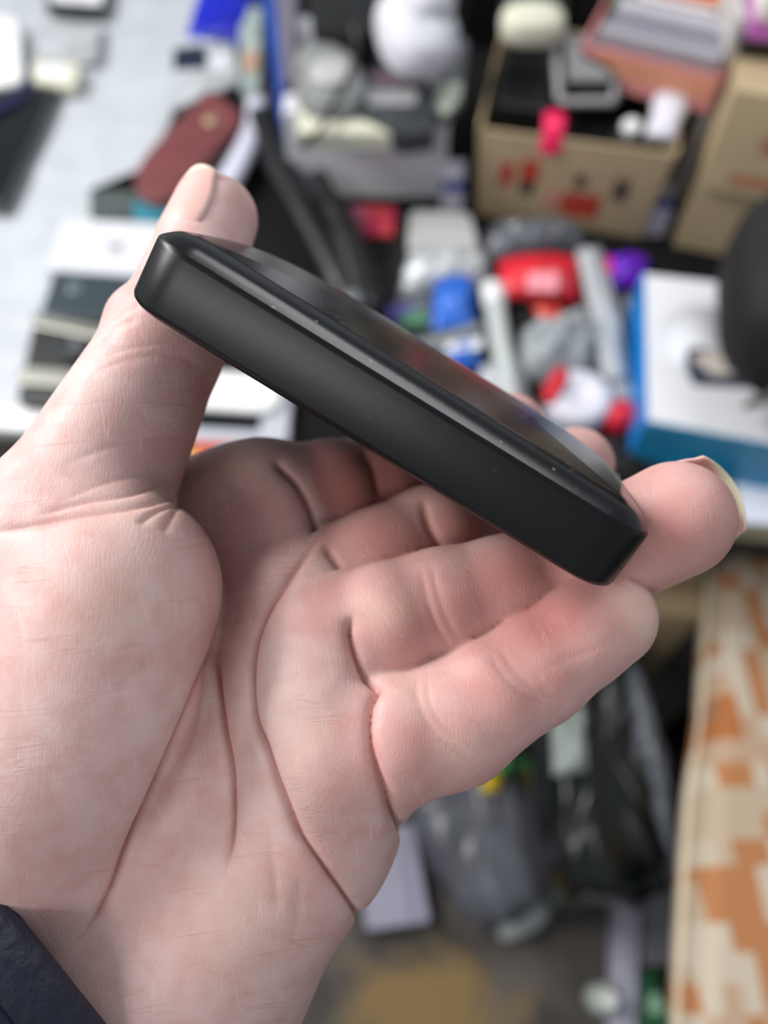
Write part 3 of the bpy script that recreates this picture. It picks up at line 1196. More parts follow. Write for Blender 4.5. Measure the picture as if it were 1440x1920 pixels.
box_teal = mat('box_teal', rgb(30, 134, 180), 0.3, noise=0.15, nscale=14)
beige_ink = mat('beige_print', rgb(214, 204, 194), 0.5)
grey_ink = mat('grey_print', rgb(206, 208, 214), 0.5)
slate_ink = mat('slate_print', rgb(62, 66, 82), 0.5)
yellow_p = mat('yellow_wrapper', rgb(226, 190, 40), 0.4)
brass = mat('brass_button', rgb(196, 176, 140), 0.3, metal=0.6)


def floor_material():
    m = bpy.data.materials.new('dirty_floor')
    m.use_nodes = True
    nt = m.node_tree
    b = nt.nodes['Principled BSDF']
    tc = nt.nodes.new('ShaderNodeTexCoord')
    n1 = nt.nodes.new('ShaderNodeTexNoise')
    n1.inputs['Scale'].default_value = 7
    n1.inputs['Detail'].default_value = 6
    nt.links.new(tc.outputs['Object'], n1.inputs['Vector'])
    r = nt.nodes.new('ShaderNodeValToRGB')
    r.color_ramp.elements[0].position = 0.36
    r.color_ramp.elements[0].color = rgb(52, 48, 44)
    r.color_ramp.elements[1].position = 0.62
    r.color_ramp.elements[1].color = rgb(92, 86, 80)
    nt.links.new(n1.outputs['Fac'], r.inputs['Fac'])
    # trodden ochre clay beside the stall
    gr = nt.nodes.new('ShaderNodeTexGradient')
    gr.gradient_type = 'SPHERICAL'
    mp = nt.nodes.new('ShaderNodeMapping')
    mp.inputs['Location'].default_value = (-0.28, 0.35, 0)
    mp.inputs['Scale'].default_value = (4.2, 6.5, 1)
    nt.links.new(tc.outputs['Object'], mp.inputs['Vector'])
    nt.links.new(mp.outputs[0], gr.inputs['Vector'])
    ad = nt.nodes.new('ShaderNodeMath')
    ad.operation = 'MULTIPLY_ADD'
    ad.inputs[1].default_value = 1.0
    n2 = nt.nodes.new('ShaderNodeTexNoise')
    n2.inputs['Scale'].default_value = 12
    n2.inputs['Detail'].default_value = 4
    nt.links.new(tc.outputs['Object'], n2.inputs['Vector'])
    nt.links.new(gr.outputs['Fac'], ad.inputs[0])
    nt.links.new(n2.outputs['Fac'], ad.inputs[2])
    rg = nt.nodes.new('ShaderNodeMapRange')
    rg.inputs['From Min'].default_value = 0.78
    rg.inputs['From Max'].default_value = 1.2
    nt.links.new(ad.outputs[0], rg.inputs['Value'])
    mx = nt.nodes.new('ShaderNodeMix')
    mx.data_type = 'RGBA'
    nt.links.new(rg.outputs['Result'], mx.inputs['Factor'])
    nt.links.new(r.outputs['Color'], mx.inputs['A'])
    mx.inputs['B'].default_value = rgb(128, 104, 64)
    nt.links.new(mx.outputs['Result'], b.inputs['Base Color'])
    b.inputs['Roughness'].default_value = 0.8
    bp = nt.nodes.new('ShaderNodeBump')
    bp.inputs['Strength'].default_value = 0.4
    nt.links.new(n1.outputs['Fac'], bp.inputs['Height'])
    nt.links.new(bp.outputs['Normal'], b.inputs['Normal'])
    return m


# --- floor and table
fl = prism('floor', [(-4, -2.5), (4, -2.5), (4, 5), (-4, 5)], -0.05, FLOOR, floor_material())
tag(fl, 'dark trodden market floor with an ochre patch', kind='structure')

FL_, FR_ = Vector((-1.15, 0.70, 0)), Vector((1.15, 0.335, 0))
edge_dir = (FR_ - FL_).normalized()
back_dir = Vector((-edge_dir.y, edge_dir.x, 0))
e = thing('market_table', 'long dark stall table with olive front edge, everything for sale lies on it', 'table', (0, 1.2, 0))
prism('table_top', [FL_ + back_dir * 0.012, FR_ + back_dir * 0.012, FR_ + back_dir * 1.7, FL_ + back_dir * 1.7], TZ - 0.03, TZ, table_m, e, 0, 0.002)
prism('edge_strip', [FL_, FR_, FR_ + back_dir * 0.0115, FL_ + back_dir * 0.0115], TZ - 0.034, TZ + 0.001, table_edge, e, 0, 0.001)
for a, b_ in ((0.12, 0.12), (0.88, 0.12), (0.12, 1.55), (0.88, 1.55)):
    c = FL_.lerp(FR_, a) + back_dir * b_
    prism('leg', [(c.x - 0.025, c.y - 0.025), (c.x + 0.025, c.y - 0.025), (c.x + 0.025, c.y + 0.025), (c.x - 0.025, c.y + 0.025)], 0, TZ - 0.03, steel, e, 0, 0.003)

# white plastic sheet over the left of the table
w = Wrinkle(3, 0.011, 9, (5, 26))
q = [G(-330, 800, TZ), G(75, 790, TZ), G(470, -60, TZ), G(-260, -60, TZ)]
sh = grid_patch('plastic_sheet', q, 60, 90, lambda u, v: 0.004 + max(0, w(u, v * 2.2)) * 0.8, sheet_m, None, 0.0012,
                edge=lambda u, v: (u + 0.02 * math.sin(9 * v) * u, v))
tag(sh, 'crumpled white plastic sheet covering the left end of the table', 'sheet')
SZ = TZ + 0.012      # things on the sheet


def phone(name, label, pts, z, th, body_m, screen_m=None, inset=None, r=0.012, cat='phone'):
    e = flat_thing(name, label, cat, pts, z, th, body_m, r, 0.002)
    if screen_m:
        c = (sum(p[0] for p in pts) / len(pts), sum(p[1] for p in pts) / len(pts))
        k = inset or 0.86
        deco('screen', e, [(c[0] + (x - c[0]) * k, c[1] + (y - c[1]) * k) for x, y in pts], z, screen_m, r * 0.7, 0.0006)
    return e


# --- left end of the table
e = phone('smartphone', 'black smartphone lying face up at the left edge on the white sheet', [(-75, 130), (112, 158), (8, 392), (-190, 350)], SZ + 0.012, 0.011, dark_g, black_g, 0.9, 0.016)
e = flat_thing('white_handset', 'white plastic handset with a navy cord above the black smartphone', 'handset', [(-40, 20), (34, 30), (44, 150), (-40, 165)], SZ + 0.022, 0.020, white_p, 0.02, 0.006)
tube('cord', [G(40, 100, SZ + 0.012), G(52, 150, SZ + 0.008), G(36, 185, SZ + 0.014), G(10, 200, SZ + 0.016), G(-30, 215, SZ + 0.016)], 0.007, navy_p, e)
e = flat_thing('display_tray', 'white tray with dark rim at the far left corner of the table', 'tray', [(85, -60), (212, -60), (196, 22), (86, 14)], SZ + 0.016, 0.014, dark_g, 0.006, 0.002)
deco('tray_lining', e, [(96, -52), (203, -52), (190, 11), (96, 4)], SZ + 0.016, white_c, 0.004, 0.002)
e = flat_thing('clear_case', 'shiny clear plastic case beside the dark rimmed tray', 'case', [(75, 36), (190, 42), (182, 112), (70, 108)], SZ + 0.012, 0.010, film, 0.008, 0.003)
e = flat_thing('charger_block', 'beige charger block next to the top of the black smartphone', 'charger', [(58, 112), (150, 116), (140, 162), (118, 160), (60, 150)], SZ + 0.02, 0.018, cream, 0.006, 0.003)
deco('label_sticker', e, [(75, 122), (128, 125), (122, 148), (74, 143)], SZ + 0.02, white_c, 0.002, 0.0005)

# --- middle left: cases and blister cards
z = TZ + 0.02
e = thing('blue_pouch', 'bright blue plastic pouch at the top behind the maroon case', 'pouch', G(410, 40, TZ))
pillow('body', [G(345, 85, TZ), G(462, 88, TZ), G(490, -40, TZ), G(382, -40, TZ)], 0.035, blue_p, e, 5)
tube('drawstring', [G(372, 62, TZ + 0.034), G(410, 70, TZ + 0.04), G(446, 66, TZ + 0.034)], 0.003, navy_p, e)
e = flat_thing('blister_card', 'grey blister card holding a dark chip above the maroon case', 'card', [(330, 92), (436, 76), (452, 150), (318, 205)], z, 0.012, film, 0.006, 0.003)
deco('memory_chip', e, [(326, 95), (384, 88), (388, 128), (326, 132)], z, mat('navy_chip', rgb(20, 30, 52), 0.4), 0.003, 0.004)
deco('printed_strip', e, [(390, 100), (428, 96), (432, 130), (394, 134)], z, grey_ink, 0.0, 0.0005)
e = thing('maroon_case', 'maroon leather phone case with round snap button above the thumb', 'case', G(350, 270, TZ))
prism('body', px_poly([(246, 330), (268, 290), (392, 160), (458, 216), (330, 366), (300, 380), (258, 365)], TZ + 0.042), TZ + 0.022, TZ + 0.042, maroon, e, 0.022, 0.006)
c = G(395, 226, TZ + 0.042)
lathe('snap_button', c, [(0.011, -0.001), (0.011, 0.002), (0.008, 0.004), (0.003, 0.0045)], brass, e)
e = flat_thing('adapter_box', 'dark green-grey adapter box under the maroon case', 'box', [(168, 352), (262, 356), (330, 330), (420, 250), (440, 300), (330, 400), (250, 404), (168, 402)], TZ + 0.0215, 0.021, mat('green_grey_plastic', rgb(74, 84, 82), 0.45, noise=0.15), 0.004, 0.002)
e = flat_thing('teal_card', 'teal card between the maroon case and the white box lid', 'card', [(248, 378), (338, 366), (345, 410), (252, 416)], TZ + 0.026, 0.003, teal_p, 0.003, 0.001)
e = thing('cable_adapter', 'white lilac charging adapter right of the maroon case', 'adapter', G(460, 250, TZ))
tube('body', [G(482, 190, TZ + 0.03), G(478, 240, TZ + 0.03), G(450, 300, TZ + 0.03), G(425, 345, TZ + 0.03)], 0.018, mat('lilac_white_plastic', rgb(206, 206, 222), 0.35), e, 0.7)
tube('plug', [G(484, 196, TZ + 0.03), G(490, 168, TZ + 0.03)], 0.010, silver, e, 0.6)
e = flat_thing('stylus_pack', 'pale green blister stick left of the blue lanyard', 'pack', [(446, 10), (492, 12), (488, 172), (452, 172)], TZ + 0.014, 0.013, mat('pale_green_film', rgb(170, 184, 180), 0.25, noise=0.2), 0.008, 0.004)
deco('stylus_tip', e, [(458, 100), (482, 100), (480, 135), (460, 135)], TZ + 0.014, mat('tan_tip', rgb(190, 140, 110), 0.5), 0.003, 0.003)
e = thing('blue_lanyard', 'long blue strap running down beside the black straps', 'strap', G(540, 200, TZ))
tube('strap', [G(496, -40, TZ + 0.045), G(515, 60, TZ + 0.04), G(530, 160, TZ + 0.04), G(545, 260, TZ + 0.035), G(562, 375, TZ + 0.03)], 0.0145, blue_s, e, 0.25)
tube('clip', [G(560, 372, TZ + 0.03), G(572, 400, TZ + 0.025)], 0.009, silver, e, 0.5)

# black pliers: two handles, pivot, jaws
e = thing('black_pliers', 'big black pliers with open handles behind the middle of the gadget', 'pliers', G(600, 430, TZ))
h1 = tube('handle', [G(486, 210, TZ + 0.055), G(520, 300, TZ + 0.055), G(575, 400, TZ + 0.05), G(630, 500, TZ + 0.045), G(668, 590, TZ + 0.04)], [0.017, 0.021, 0.023, 0.024, 0.02], black_p, e, 0.6)
h2 = tube('handle', [G(596, 325, TZ + 0.07), G(630, 390, TZ + 0.07), G(660, 470, TZ + 0.065), G(690, 590, TZ + 0.06)], [0.012, 0.018, 0.022, 0.02], black_p, e, 0.6)
lathe('pivot_bolt', G(660, 560, TZ + 0.075), [(0.012, -0.03), (0.012, 0.004), (0.008, 0.006)], steel, e)
tube('jaw', [G(664, 580, TZ + 0.05), G(700, 660, TZ + 0.045), G(735, 740, TZ + 0.04)], [0.02, 0.018, 0.008], black_p, e, 0.6)
e = flat_thing('green_tag', 'small white and green tag beside the pliers pivot', 'tag', [(612, 500), (646, 496), (655, 560), (622, 566)], TZ + 0.018, 0.004, green_p, 0.003, 0.001)
deco('white_band', e, [(612, 500), (646, 496), (649, 520), (616, 524)], TZ + 0.018, white_c, 0.0, 0.0006)

# --- boxes and phones in front of the sheet, left
e = flat_thing('white_box_lid', 'flat white carton lid behind the thumb on the left', 'box', [(118, 408), (330, 420), (300, 520), (84, 505)], TZ + 0.03, 0.028, mat('lid_white', rgb(204, 205, 210), 0.6), 0.004, 0.002)
deco('small_print', e, [(205, 455), (232, 457), (230, 472), (203, 470)], TZ + 0.03, grey_p, 0.0, 0.0004)
e = flat_thing('slate_phone', 'dark slate phone with round camera left of the thumb', 'phone', [(102, 508), (300, 524), (270, 606), (74, 590)], TZ + 0.034, 0.014, slate, 0.006, 0.002)
lathe('camera_lens', G(140, 540, TZ + 0.034), [(0.012, -0.001), (0.012, 0.002), (0.007, 0.0025)], mat('lens_grey', rgb(96, 108, 114), 0.2), e)
e = flat_thing('silver_trim_camera', 'black camera with two silver bands at the left of the thumb', 'camera', [(62, 604), (250, 640), (190, 770), (30, 752)], TZ + 0.036, 0.035, black_p, 0.008, 0.003)
deco('silver_band', e, [(66, 592), (254, 628), (246, 652), (58, 614)], TZ + 0.036, silver, 0.004, 0.006, 0.002)
deco('silver_band', e, [(40, 692), (222, 706), (212, 738), (30, 722)], TZ + 0.036, silver, 0.004, 0.006, 0.002)
lathe('lens_barrel', G(135, 662, TZ + 0.036), [(0.020, -0.001), (0.020, 0.010), (0.015, 0.011), (0.013, 0.006), (0.003, 0.0055)], dark_g, e)
e = flat_thing('white_flat_case', 'long white case along the front of the table left of the thumb', 'case', [(5, 758), (220, 775), (190, 815), (-40, 800)], TZ + 0.02, 0.018, white_p, 0.008, 0.003)

# through the gap between thumb and palm
e = flat_thing('flip_phone', 'light grey phone with dark screen seen through the gap under the gadget', 'phone', [(330, 700), (548, 712), (540, 830), (310, 822)], TZ + 0.02, 0.018, mat('light_grey_phone', rgb(182, 184, 192), 0.35), 0.01, 0.003)
deco('screen', e, [(345, 765), (492, 772), (486, 808), (338, 800)], TZ + 0.02, black_g, 0.003, 0.001)
prism('cover', px_poly([(340, 690), (500, 700), (528, 730), (520, 762), (490, 772), (335, 762)], TZ + 0.03), TZ + 0.0212, TZ + 0.03, white_p, e, 0.012, 0.003)
e = flat_thing('orange_card', 'orange red card at the table edge behind the palm', 'card', [(310, 824), (520, 834), (515, 850), (300, 840)], TZ + 0.014, 0.004, orange_red, 0.001, 0.001)
e = flat_thing('yellow_card', 'yellow card at the table edge just above the palm', 'card', [(330, 842), (500, 852), (490, 885), (320, 880)], TZ + 0.010, 0.006, mat('yellow_card', rgb(212, 180, 84), 0.5), 0.002, 0.001)

# --- white carton with things on top, centre back
A = G(548, 368, TZ)
B = G(832, 372, TZ)
bk = Vector((0, 0.24, 0))
e = thing('white_carton', 'closed white carton behind the pliers with gadgets piled on it', 'box', (A + B) / 2)
H = 0.135
prism('body', [A, B, B + bk, A + bk], TZ, TZ + H, white_c, e, 0, 0.002)
prism('lid_flap', [A.lerp(B, 0.02), A.lerp(B, 0.98), A.lerp(B, 0.98) + bk * 0.48, A.lerp(B, 0.02) + bk * 0.48], TZ + H, TZ + H + 0.003, white_c, e, 0, 0.001)
CZ = TZ + H + 0.003
e = flat_thing('keyboard_bar', 'cream plastic bar along the front of the white carton', 'bar', [(556, 194), (748, 200), (752, 250), (558, 246)], CZ + 0.026, 0.026, cream, 0.005, 0.003)
deco('slot', e, [(580, 212), (720, 216), (720, 228), (580, 224)], CZ + 0.026, grey_p, 0.002, 0.0005)
e = flat_thing('grey_router', 'round grey router among the pile on the white carton', 'router', [(556, 80), (600, 62), (660, 90), (690, 150), (670, 196), (570, 192), (548, 140)], CZ + 0.05, 0.048, mat('mottled_grey', rgb(140, 142, 142), 0.4, noise=0.35, nscale=24), 0.03, 0.01)
lathe('dial', G(622, 140, CZ + 0.05), [(0.03, -0.002), (0.03, 0.006), (0.024, 0.009), (0.004, 0.009)], mat('light_grey_dial', rgb(176, 174, 174), 0.4), e)
e = flat_thing('black_modem', 'black modem in the dark at the top behind the grey router', 'modem', [(575, -40), (715, -50), (720, 40), (690, 60), (585, 50)], CZ + 0.07, 0.068, black_p, 0.012, 0.005)
e = flat_thing('pink_grey_organiser', 'purplish grey organiser beside the blue strap at the top', 'organiser', [(514, -40), (556, -45), (556, 120), (548, 150), (530, 150)], CZ + 0.02, 0.1, mat('purple_grey', rgb(112, 106, 118), 0.5, noise=0.15), 0.008, 0.004)
e = flat_thing('open_radio', 'black radio with a grey front lying right of the router', 'radio', [(660, 130), (800, 108), (818, 240), (755, 250), (665, 205)], CZ + 0.034, 0.033, dark_g, 0.008, 0.004)
deco('front_panel', e, [(680, 168), (785, 172), (778, 200), (690, 200)], CZ + 0.034, grey_p, 0.004, 0.003)
deco('speaker_grille', e, [(700, 140), (790, 128), (796, 160), (702, 160)], CZ + 0.034, mat('mauve_grille', rgb(128, 104, 116), 0.6), 0.004, 0.002)
e = thing('white_cap_bag', 'white cloth bag with tied end at the top centre', 'bag', G(775, 90, CZ))
soft('body', G(780, 62, CZ + 0.075), (0.105, 0.15, 0.08), 0.2, mat('white_cloth', rgb(208, 208, 216), 0.7, noise=0.15, nscale=12, bump=0.4, bscale=60), e, 3, 0.1, 2.4)
soft('tied_end', G(810, 8, CZ + 0.115), (0.06, 0.05, 0.05), 0.5, mat('white_cloth', (1, 1, 1, 1)), e, 8, 0.12, 2.2)
e = thing('black_cable', 'thin black cable curling over the router and the cream bar', 'cable', G(620, 180, CZ))
tube('wire', [G(655, -40, CZ + 0.1), G(660, 40, CZ + 0.09), G(668, 90, CZ + 0.075), G(650, 150, CZ + 0.065), G(622, 200, CZ + 0.045), G(600, 245, CZ + 0.034), G(575, 268, CZ + 0.008)], 0.0035, black_p, e)
tube('plug', [G(575, 268, CZ + 0.008), G(560, 272, CZ + 0.006)], 0.006, black_p, e)
e = flat_thing('remote_control', 'grey remote control with pale end leaning left of the open carton', 'remote', [(835, 60), (880, 70), (868, 190), (830, 232), (806, 214)], CZ + 0.012, 0.011, mat('remote_grey', rgb(96, 100, 104), 0.4), 0.012, 0.008)
deco('pale_end', e, [(822, 165), (868, 160), (862, 195), (832, 226), (810, 210)], CZ + 0.012, mat('pale_green_plastic', rgb(186, 192, 176), 0.4), 0.01, 0.008, 0.003)

# under the carton front
e = flat_thing('magenta_box', 'small magenta printed box in the dark below the white carton', 'box', [(650, 384), (742, 386), (738, 440), (652, 436)], TZ + 0.03, 0.028, magenta, 0.003, 0.002)
deco('printed_panel', e, [(656, 388), (684, 389), (684, 428), (657, 428)], TZ + 0.03, mat('pink_print', rgb(206, 110, 140), 0.5), 0, 0.0005)
e = flat_thing('black_wallet', 'black wallet between the magenta box and the white pot', 'wallet', [(640, 440), (765, 380), (772, 470), (740, 560), (660, 560)], TZ + 0.02, 0.019, black_cloth, 0.006, 0.004)
deco('stitched_flap', e, [(660, 450), (742, 445), (735, 490), (662, 490)], TZ + 0.02, black_p, 0.004, 0.003)
e = flat_thing('white_tub', 'square white plastic tub in front of the open carton', 'tub', [(768, 392), (884, 398), (902, 468), (764, 462)], TZ + 0.035, 0.034, mat('tub_white', rgb(196, 196, 194), 0.4, noise=0.08), 0.012, 0.006)
deco('tub_rim', e, [(772, 396), (880, 402), (896, 462), (770, 457)], TZ + 0.035, mat('tub_rim', rgb(178, 178, 176), 0.5), 0.01, 0.003, 0.001)
for i, (x, y, lab) in enumerate(((852, 345, 'small white and blue box left of the open carton'), (1238, 375, 'small white and blue box between the two cartons'))):
    w_ = 22 + 6 * i
    e = flat_thing('medicine_box', lab, 'box', [(x - w_, y - 46), (x + w_, y - 46), (x + w_ - 4, y + 16), (x - w_, y + 14)], TZ + 0.05, 0.049, mat('pale_lilac_card', rgb(206, 200, 216), 0.5), 0.001, 0.001)
    deco('blue_end', e, [(x - w_, y - 4), (x + w_ - 2, y - 4), (x + w_ - 4, y + 16), (x - w_, y + 14)], TZ + 0.05, mat('box_end_blue', rgb(24, 56, 130), 0.5), 0, 0.0015)


# --- cartons
def open_carton(e, A, B, dep, H, flare, m, mi, th=0.004):
    """open box standing on the edge A-B: four walls and a base, walls flaring out towards the top"""
    o = e.location
    u = (B - A).normalized()
    n = Vector((-u.y, u.x, 0))
    C_, D_ = B + n * dep, A + n * dep
    up = Vector((0, 0, H))
    c = (A + B + C_ + D_) / 4

    def wall(nm, p, q):
        d = (q - p).normalized()
        out = Vector((d.y, -d.x, 0))
        tops = [x + up + out * flare + (x - c).normalized() * flare * 0.5 for x in (p, q)]
        vs = [p, q, tops[1], tops[0]]
        vs = [v - o for v in vs] + [v - o - out * th for v in vs]
        return mesh_obj(nm, vs, [[0, 1, 2, 3], [5, 4, 7, 6], [4, 5, 1, 0], [3, 2, 6, 7], [1, 5, 6, 2], [4, 0, 3, 7]], m, e, False)
    prism('base', [A, B, C_, D_], A.z, A.z + 0.004, mi, e)
    return [wall('wall', A, B), wall('wall', B, C_), wall('wall', C_, D_), wall('wall', D_, A)]


def decal(name, wallv, u0, u1, v0, v1, m, e, off=0.0008):
    """print on a front wall given by four points (bottom left, bottom right, top right, top left)"""
    a, b, c, d = wallv

    def P_(u, v):
        return (a * (1 - u) + b * u) * (1 - v) + (d * (1 - u) + c * u) * v
    n = (b - a).cross(d - a).normalized()
    vs = [P_(u0, v0), P_(u1, v0), P_(u1, v1), P_(u0, v1)]
    vs = [v + n * off for v in vs] + [v - n * 0.0004 for v in vs]
    o = e.parent.location if e.parent is not None else e.location
    return mesh_obj(name, [v - o for v in vs], [[0, 1, 2, 3], [5, 4, 7, 6], [4, 5, 1, 0], [3, 2, 6, 7], [1, 5, 6, 2], [4, 0, 3, 7]], m, e, False)


A, B = G(892, 402, TZ), G(1200, 446, TZ)
e = thing('open_carton', 'open brown carton with red print full of black electronics', 'box', (A + B) / 2)
walls = open_carton(e, A, B, 0.235, 0.145, 0.008, card, card_in)
vs = [Vector(walls[0].data.vertices[i].co) + e.location for i in range(4)]
for u0, u1, v0, v1, m in ((0.12, 0.19, 0.42, 0.68, red_ink), (0.23, 0.33, 0.50, 0.74, red_ink), (0.24, 0.32, 0.34, 0.52, dark_ink), (0.40, 0.47, 0.2, 0.42, mat('pink_ink', rgb(200, 130, 118), 0.7)),
                          (0.49, 0.71, 0.16, 0.44, red_ink), (0.54, 0.6, 0.5, 0.66, dark_ink), (0.76, 0.84, 0.42, 0.66, dark_ink)):
    decal('print_mark', vs, u0, u1, v0, v1, m, walls[0])
u = (B - A).normalized()
n = Vector((-u.y, u.x, 0))


def in_box(fx, fy, z):
    return A + (B - A) * fx + n * (0.235 * fy) + Vector((0, 0, z))


def block(name, label, cat, p, sx, sy, sz, rz, m, r=0.006, tilt=0.0, bevel=0.003):
    """block standing with its base at p"""
    ee = thing(name, label, cat, p, 0)
    k = Matrix.Rotation(rz, 2)
    pl = [Vector(p).xy + k @ Vector(v) for v in ((-sx / 2, -sy / 2), (sx / 2, -sy / 2), (sx / 2, sy / 2), (-sx / 2, sy / 2))]
    prism('body', pl, p[2], p[2] + sz, m, ee, r, bevel)
    ee.rotation_euler = (tilt, 0, 0)
    return ee


rz0 = math.atan2(u.y, u.x)
block('black_speaker', 'tall black speaker at the left in the open carton', 'speaker', in_box(0.17, 0.5, 0.006), 0.075, 0.17, 0.15, rz0, black_p)
block('black_drive', 'black drive box at the front of the open carton behind its red tag', 'drive', in_box(0.49, 0.2, 0.006), 0.085, 0.06, 0.12, rz0, black_p)
e = block('black_power_supply', 'black power supply with white knob at the right front of the open carton', 'power supply', in_box(0.8, 0.26, 0.006), 0.06, 0.08, 0.125, rz0, black_p)
lathe('knob', in_box(0.79, 0.2, 0.131), [(0.012, 0.0), (0.014, 0.004), (0.013, 0.012), (0.006, 0.017), (0.001, 0.018)], white_p, e)
block('black_router', 'black router at the back of the open carton', 'router', in_box(0.6, 0.72, 0.006), 0.13, 0.085, 0.148, rz0, black_p)
e = block('video_camera', 'dark camera with grey square frame lying on top of the open carton', 'camera', in_box(0.47, 0.44, 0.155), 0.07, 0.075, 0.028, rz0 - 0.05, dark_g, 0.012, 0.45)
pc = in_box(0.47, 0.44, 0.186)
fr = [(-0.036, -0.046), (0.036, -0.046), (0.041, 0.04), (-0.041, 0.04)]
for (x0, y0), (x1, y1) in zip(fr, fr[1:] + fr[:1]):
    tube('frame_bar', [pc + Vector((x0, y0, 0)), pc + Vector(((x0 + x1) / 2, (y0 + y1) / 2, 0)), pc + Vector((x1, y1, 0))], 0.0055, grey_p, e)
prism('viewfinder', [pc + Vector(v) for v in ((-0.03, -0.026, 0), (0.03, -0.026, 0), (0.03, 0.03, 0), (-0.03, 0.03, 0))], pc.z - 0.001, pc.z + 0.012, black_g, e, 0.004, 0.002)
e = thing('red_tag', 'bright pink red strip hanging over the front of the open carton', 'tag', in_box(0.36, 0.1, 0.1))
tube('strip', [in_box(0.36, 0.16, 0.150), in_box(0.36, 0.06, 0.158), in_box(0.365, -0.02, 0.154), in_box(0.365, -0.055, 0.125)], 0.0145, hot_pink, e, 0.25)
e = thing('cream_helmet_toy', 'cream rounded gadget on a dark green base behind the black camera', 'gadget', G(995, 60, TZ + 0.17))
soft('shell', G(998, 46, TZ + 0.22), (0.085, 0.06, 0.045), 0.0, cream, e, 2, 0.01, 2.8)
soft('base_part', G(1000, 14, TZ + 0.20), (0.09, 0.07, 0.05), 0.0, mat('dark_green_plastic', rgb(20, 40, 38), 0.4), e, 5, 0.02, 2.8)
block('black_case', 'black equipment case behind the open carton', 'case', G(960, 40, TZ), 0.2, 0.16, 0.168, 0.05, black_p, 0.01)
e = thing('white_hose', 'curved white plastic strip at the right end of the open carton', 'strip', in_box(1.0, 0.4, 0.1))
tube('strip', [in_box(0.93, 0.05, 0.15), in_box(0.97, 0.3, 0.165), in_box(1.02, 0.55, 0.17), in_box(1.05, 0.8, 0.16)], [0.02, 0.024, 0.026, 0.022], mat('lilac_white', rgb(214, 212, 222), 0.4), e, 0.5)

# pink box of cards on the back of the cartons
A2, B2 = G(1084, 152, 0.90), G(1325, 212, 0.90)
e = thing('pink_box', 'open pink card box holding stacked cases on top of the cartons', 'box', (A2 + B2) / 2)
wl = open_carton(e, A2, B2, 0.21, 0.052, 0.004, pink_c, salmon, 0.003)
u2 = (B2 - A2).normalized()
n2 = Vector((-u2.y, u2.x, 0))
vs = [Vector(wl[0].data.vertices[i].co) + e.location for i in range(4)]
decal('salmon_panel', vs, 0.10, 0.97, 0.35, 0.92, salmon, wl[0])


def in_pink(fx, fy, z):
    return A2 + (B2 - A2) * fx + n2 * (0.21 * fy) + Vector((0, 0, z))


for i, (fy, z1, m, lab) in enumerate(((0.10, 0.066, mat('silver_case', rgb(176, 176, 184), 0.3, metal=0.4), 'silver disc case standing foremost in the pink box'),
                                      (0.24, 0.064, mat('grey_case', rgb(128, 126, 138), 0.4), 'dark grey disc case standing second in the pink box'),
                                      (0.38, 0.07, mat('pearl_case', rgb(190, 188, 196), 0.4), 'pearl white disc case standing third in the pink box'),
                                      (0.52, 0.068, mat('brown_case', rgb(112, 80, 76), 0.5), 'brown disc case standing in the middle of the pink box'),
                                      (0.66, 0.076, orange_p, 'orange disc case standing in the pink box'),
                                      (0.80, 0.08, mat('mauve_case', rgb(140, 126, 138), 0.5), 'mauve disc case standing at the back of the pink box'))):
    ee = thing('disc_case', lab, 'case', in_pink(0.5, fy, 0.005), 0, 'disc cases in the pink box')
    x0 = 0.06 + 0.02 * (i % 3) + (0.2 if i == 4 else 0)
    prism('body', [in_pink(x0, fy - 0.05, 0), in_pink(0.96, fy - 0.05, 0), in_pink(0.96, fy + 0.05, 0), in_pink(x0, fy + 0.05, 0)], 0.905, 0.90 + z1, m, ee, 0.001, 0.001)
    prism('spine_label', [in_pink(x0 + 0.15, fy - 0.03, 0), in_pink(0.8, fy - 0.03, 0), in_pink(0.8, fy + 0.03, 0), in_pink(x0 + 0.15, fy + 0.03, 0)], 0.90 + z1, 0.9006 + z1, white_c if i == 3 else m, ee)
e = thing('green_folder', 'green folder corner at the left of the pink box', 'folder', in_pink(0.08, 0.62, 0.005))
prism('body', [in_pink(0.02, 0.5, 0), in_pink(0.06, 0.5, 0), in_pink(0.12, 0.95, 0), in_pink(0.04, 0.95, 0)], 0.905, 0.975, green_p, e, 0.001, 0.001)
block('support_carton', 'plain carton holding up the pink box behind the open carton', 'box', G(1215, 60, TZ) + Vector((0.02, 0.03, 0)), 0.2, 0.12, 0.155, rz0, card, 0.0)

# right carton
A3, B3 = G(1262, 462, TZ), G(1560, 520, TZ)
e = thing('tall_carton', 'tall brown carton with red lettering at the right edge', 'box', (A3 + B3) / 2)
u3 = (B3 - A3).normalized()
n3 = Vector((-u3.y, u3.x, 0))
HB = 0.235
prism('body', [A3, B3, B3 + n3 * 0.2, A3 + n3 * 0.2], TZ, TZ + HB, card, e, 0, 0.002)
fb = [A3 + Vector((0, 0, HB)), B3 + Vector((0, 0, HB))]
out = -n3
fl_v = [fb[0] + out * 0.012 - Vector((0, 0, 0.125)), fb[1] + out * 0.012 - Vector((0, 0, 0.125)), fb[1] + out * 0.002 + Vector((0, 0, 0.003)), fb[0] + out * 0.002 + Vector((0, 0, 0.003))]
fv = [v - e.location for v in fl_v] + [v - e.location - out * 0.004 for v in fl_v]
flap = mesh_obj('front_flap', fv, [[0, 1, 2, 3], [5, 4, 7, 6], [4, 5, 1, 0], [3, 2, 6, 7], [1, 5, 6, 2], [4, 0, 3, 7]], card, e, False)
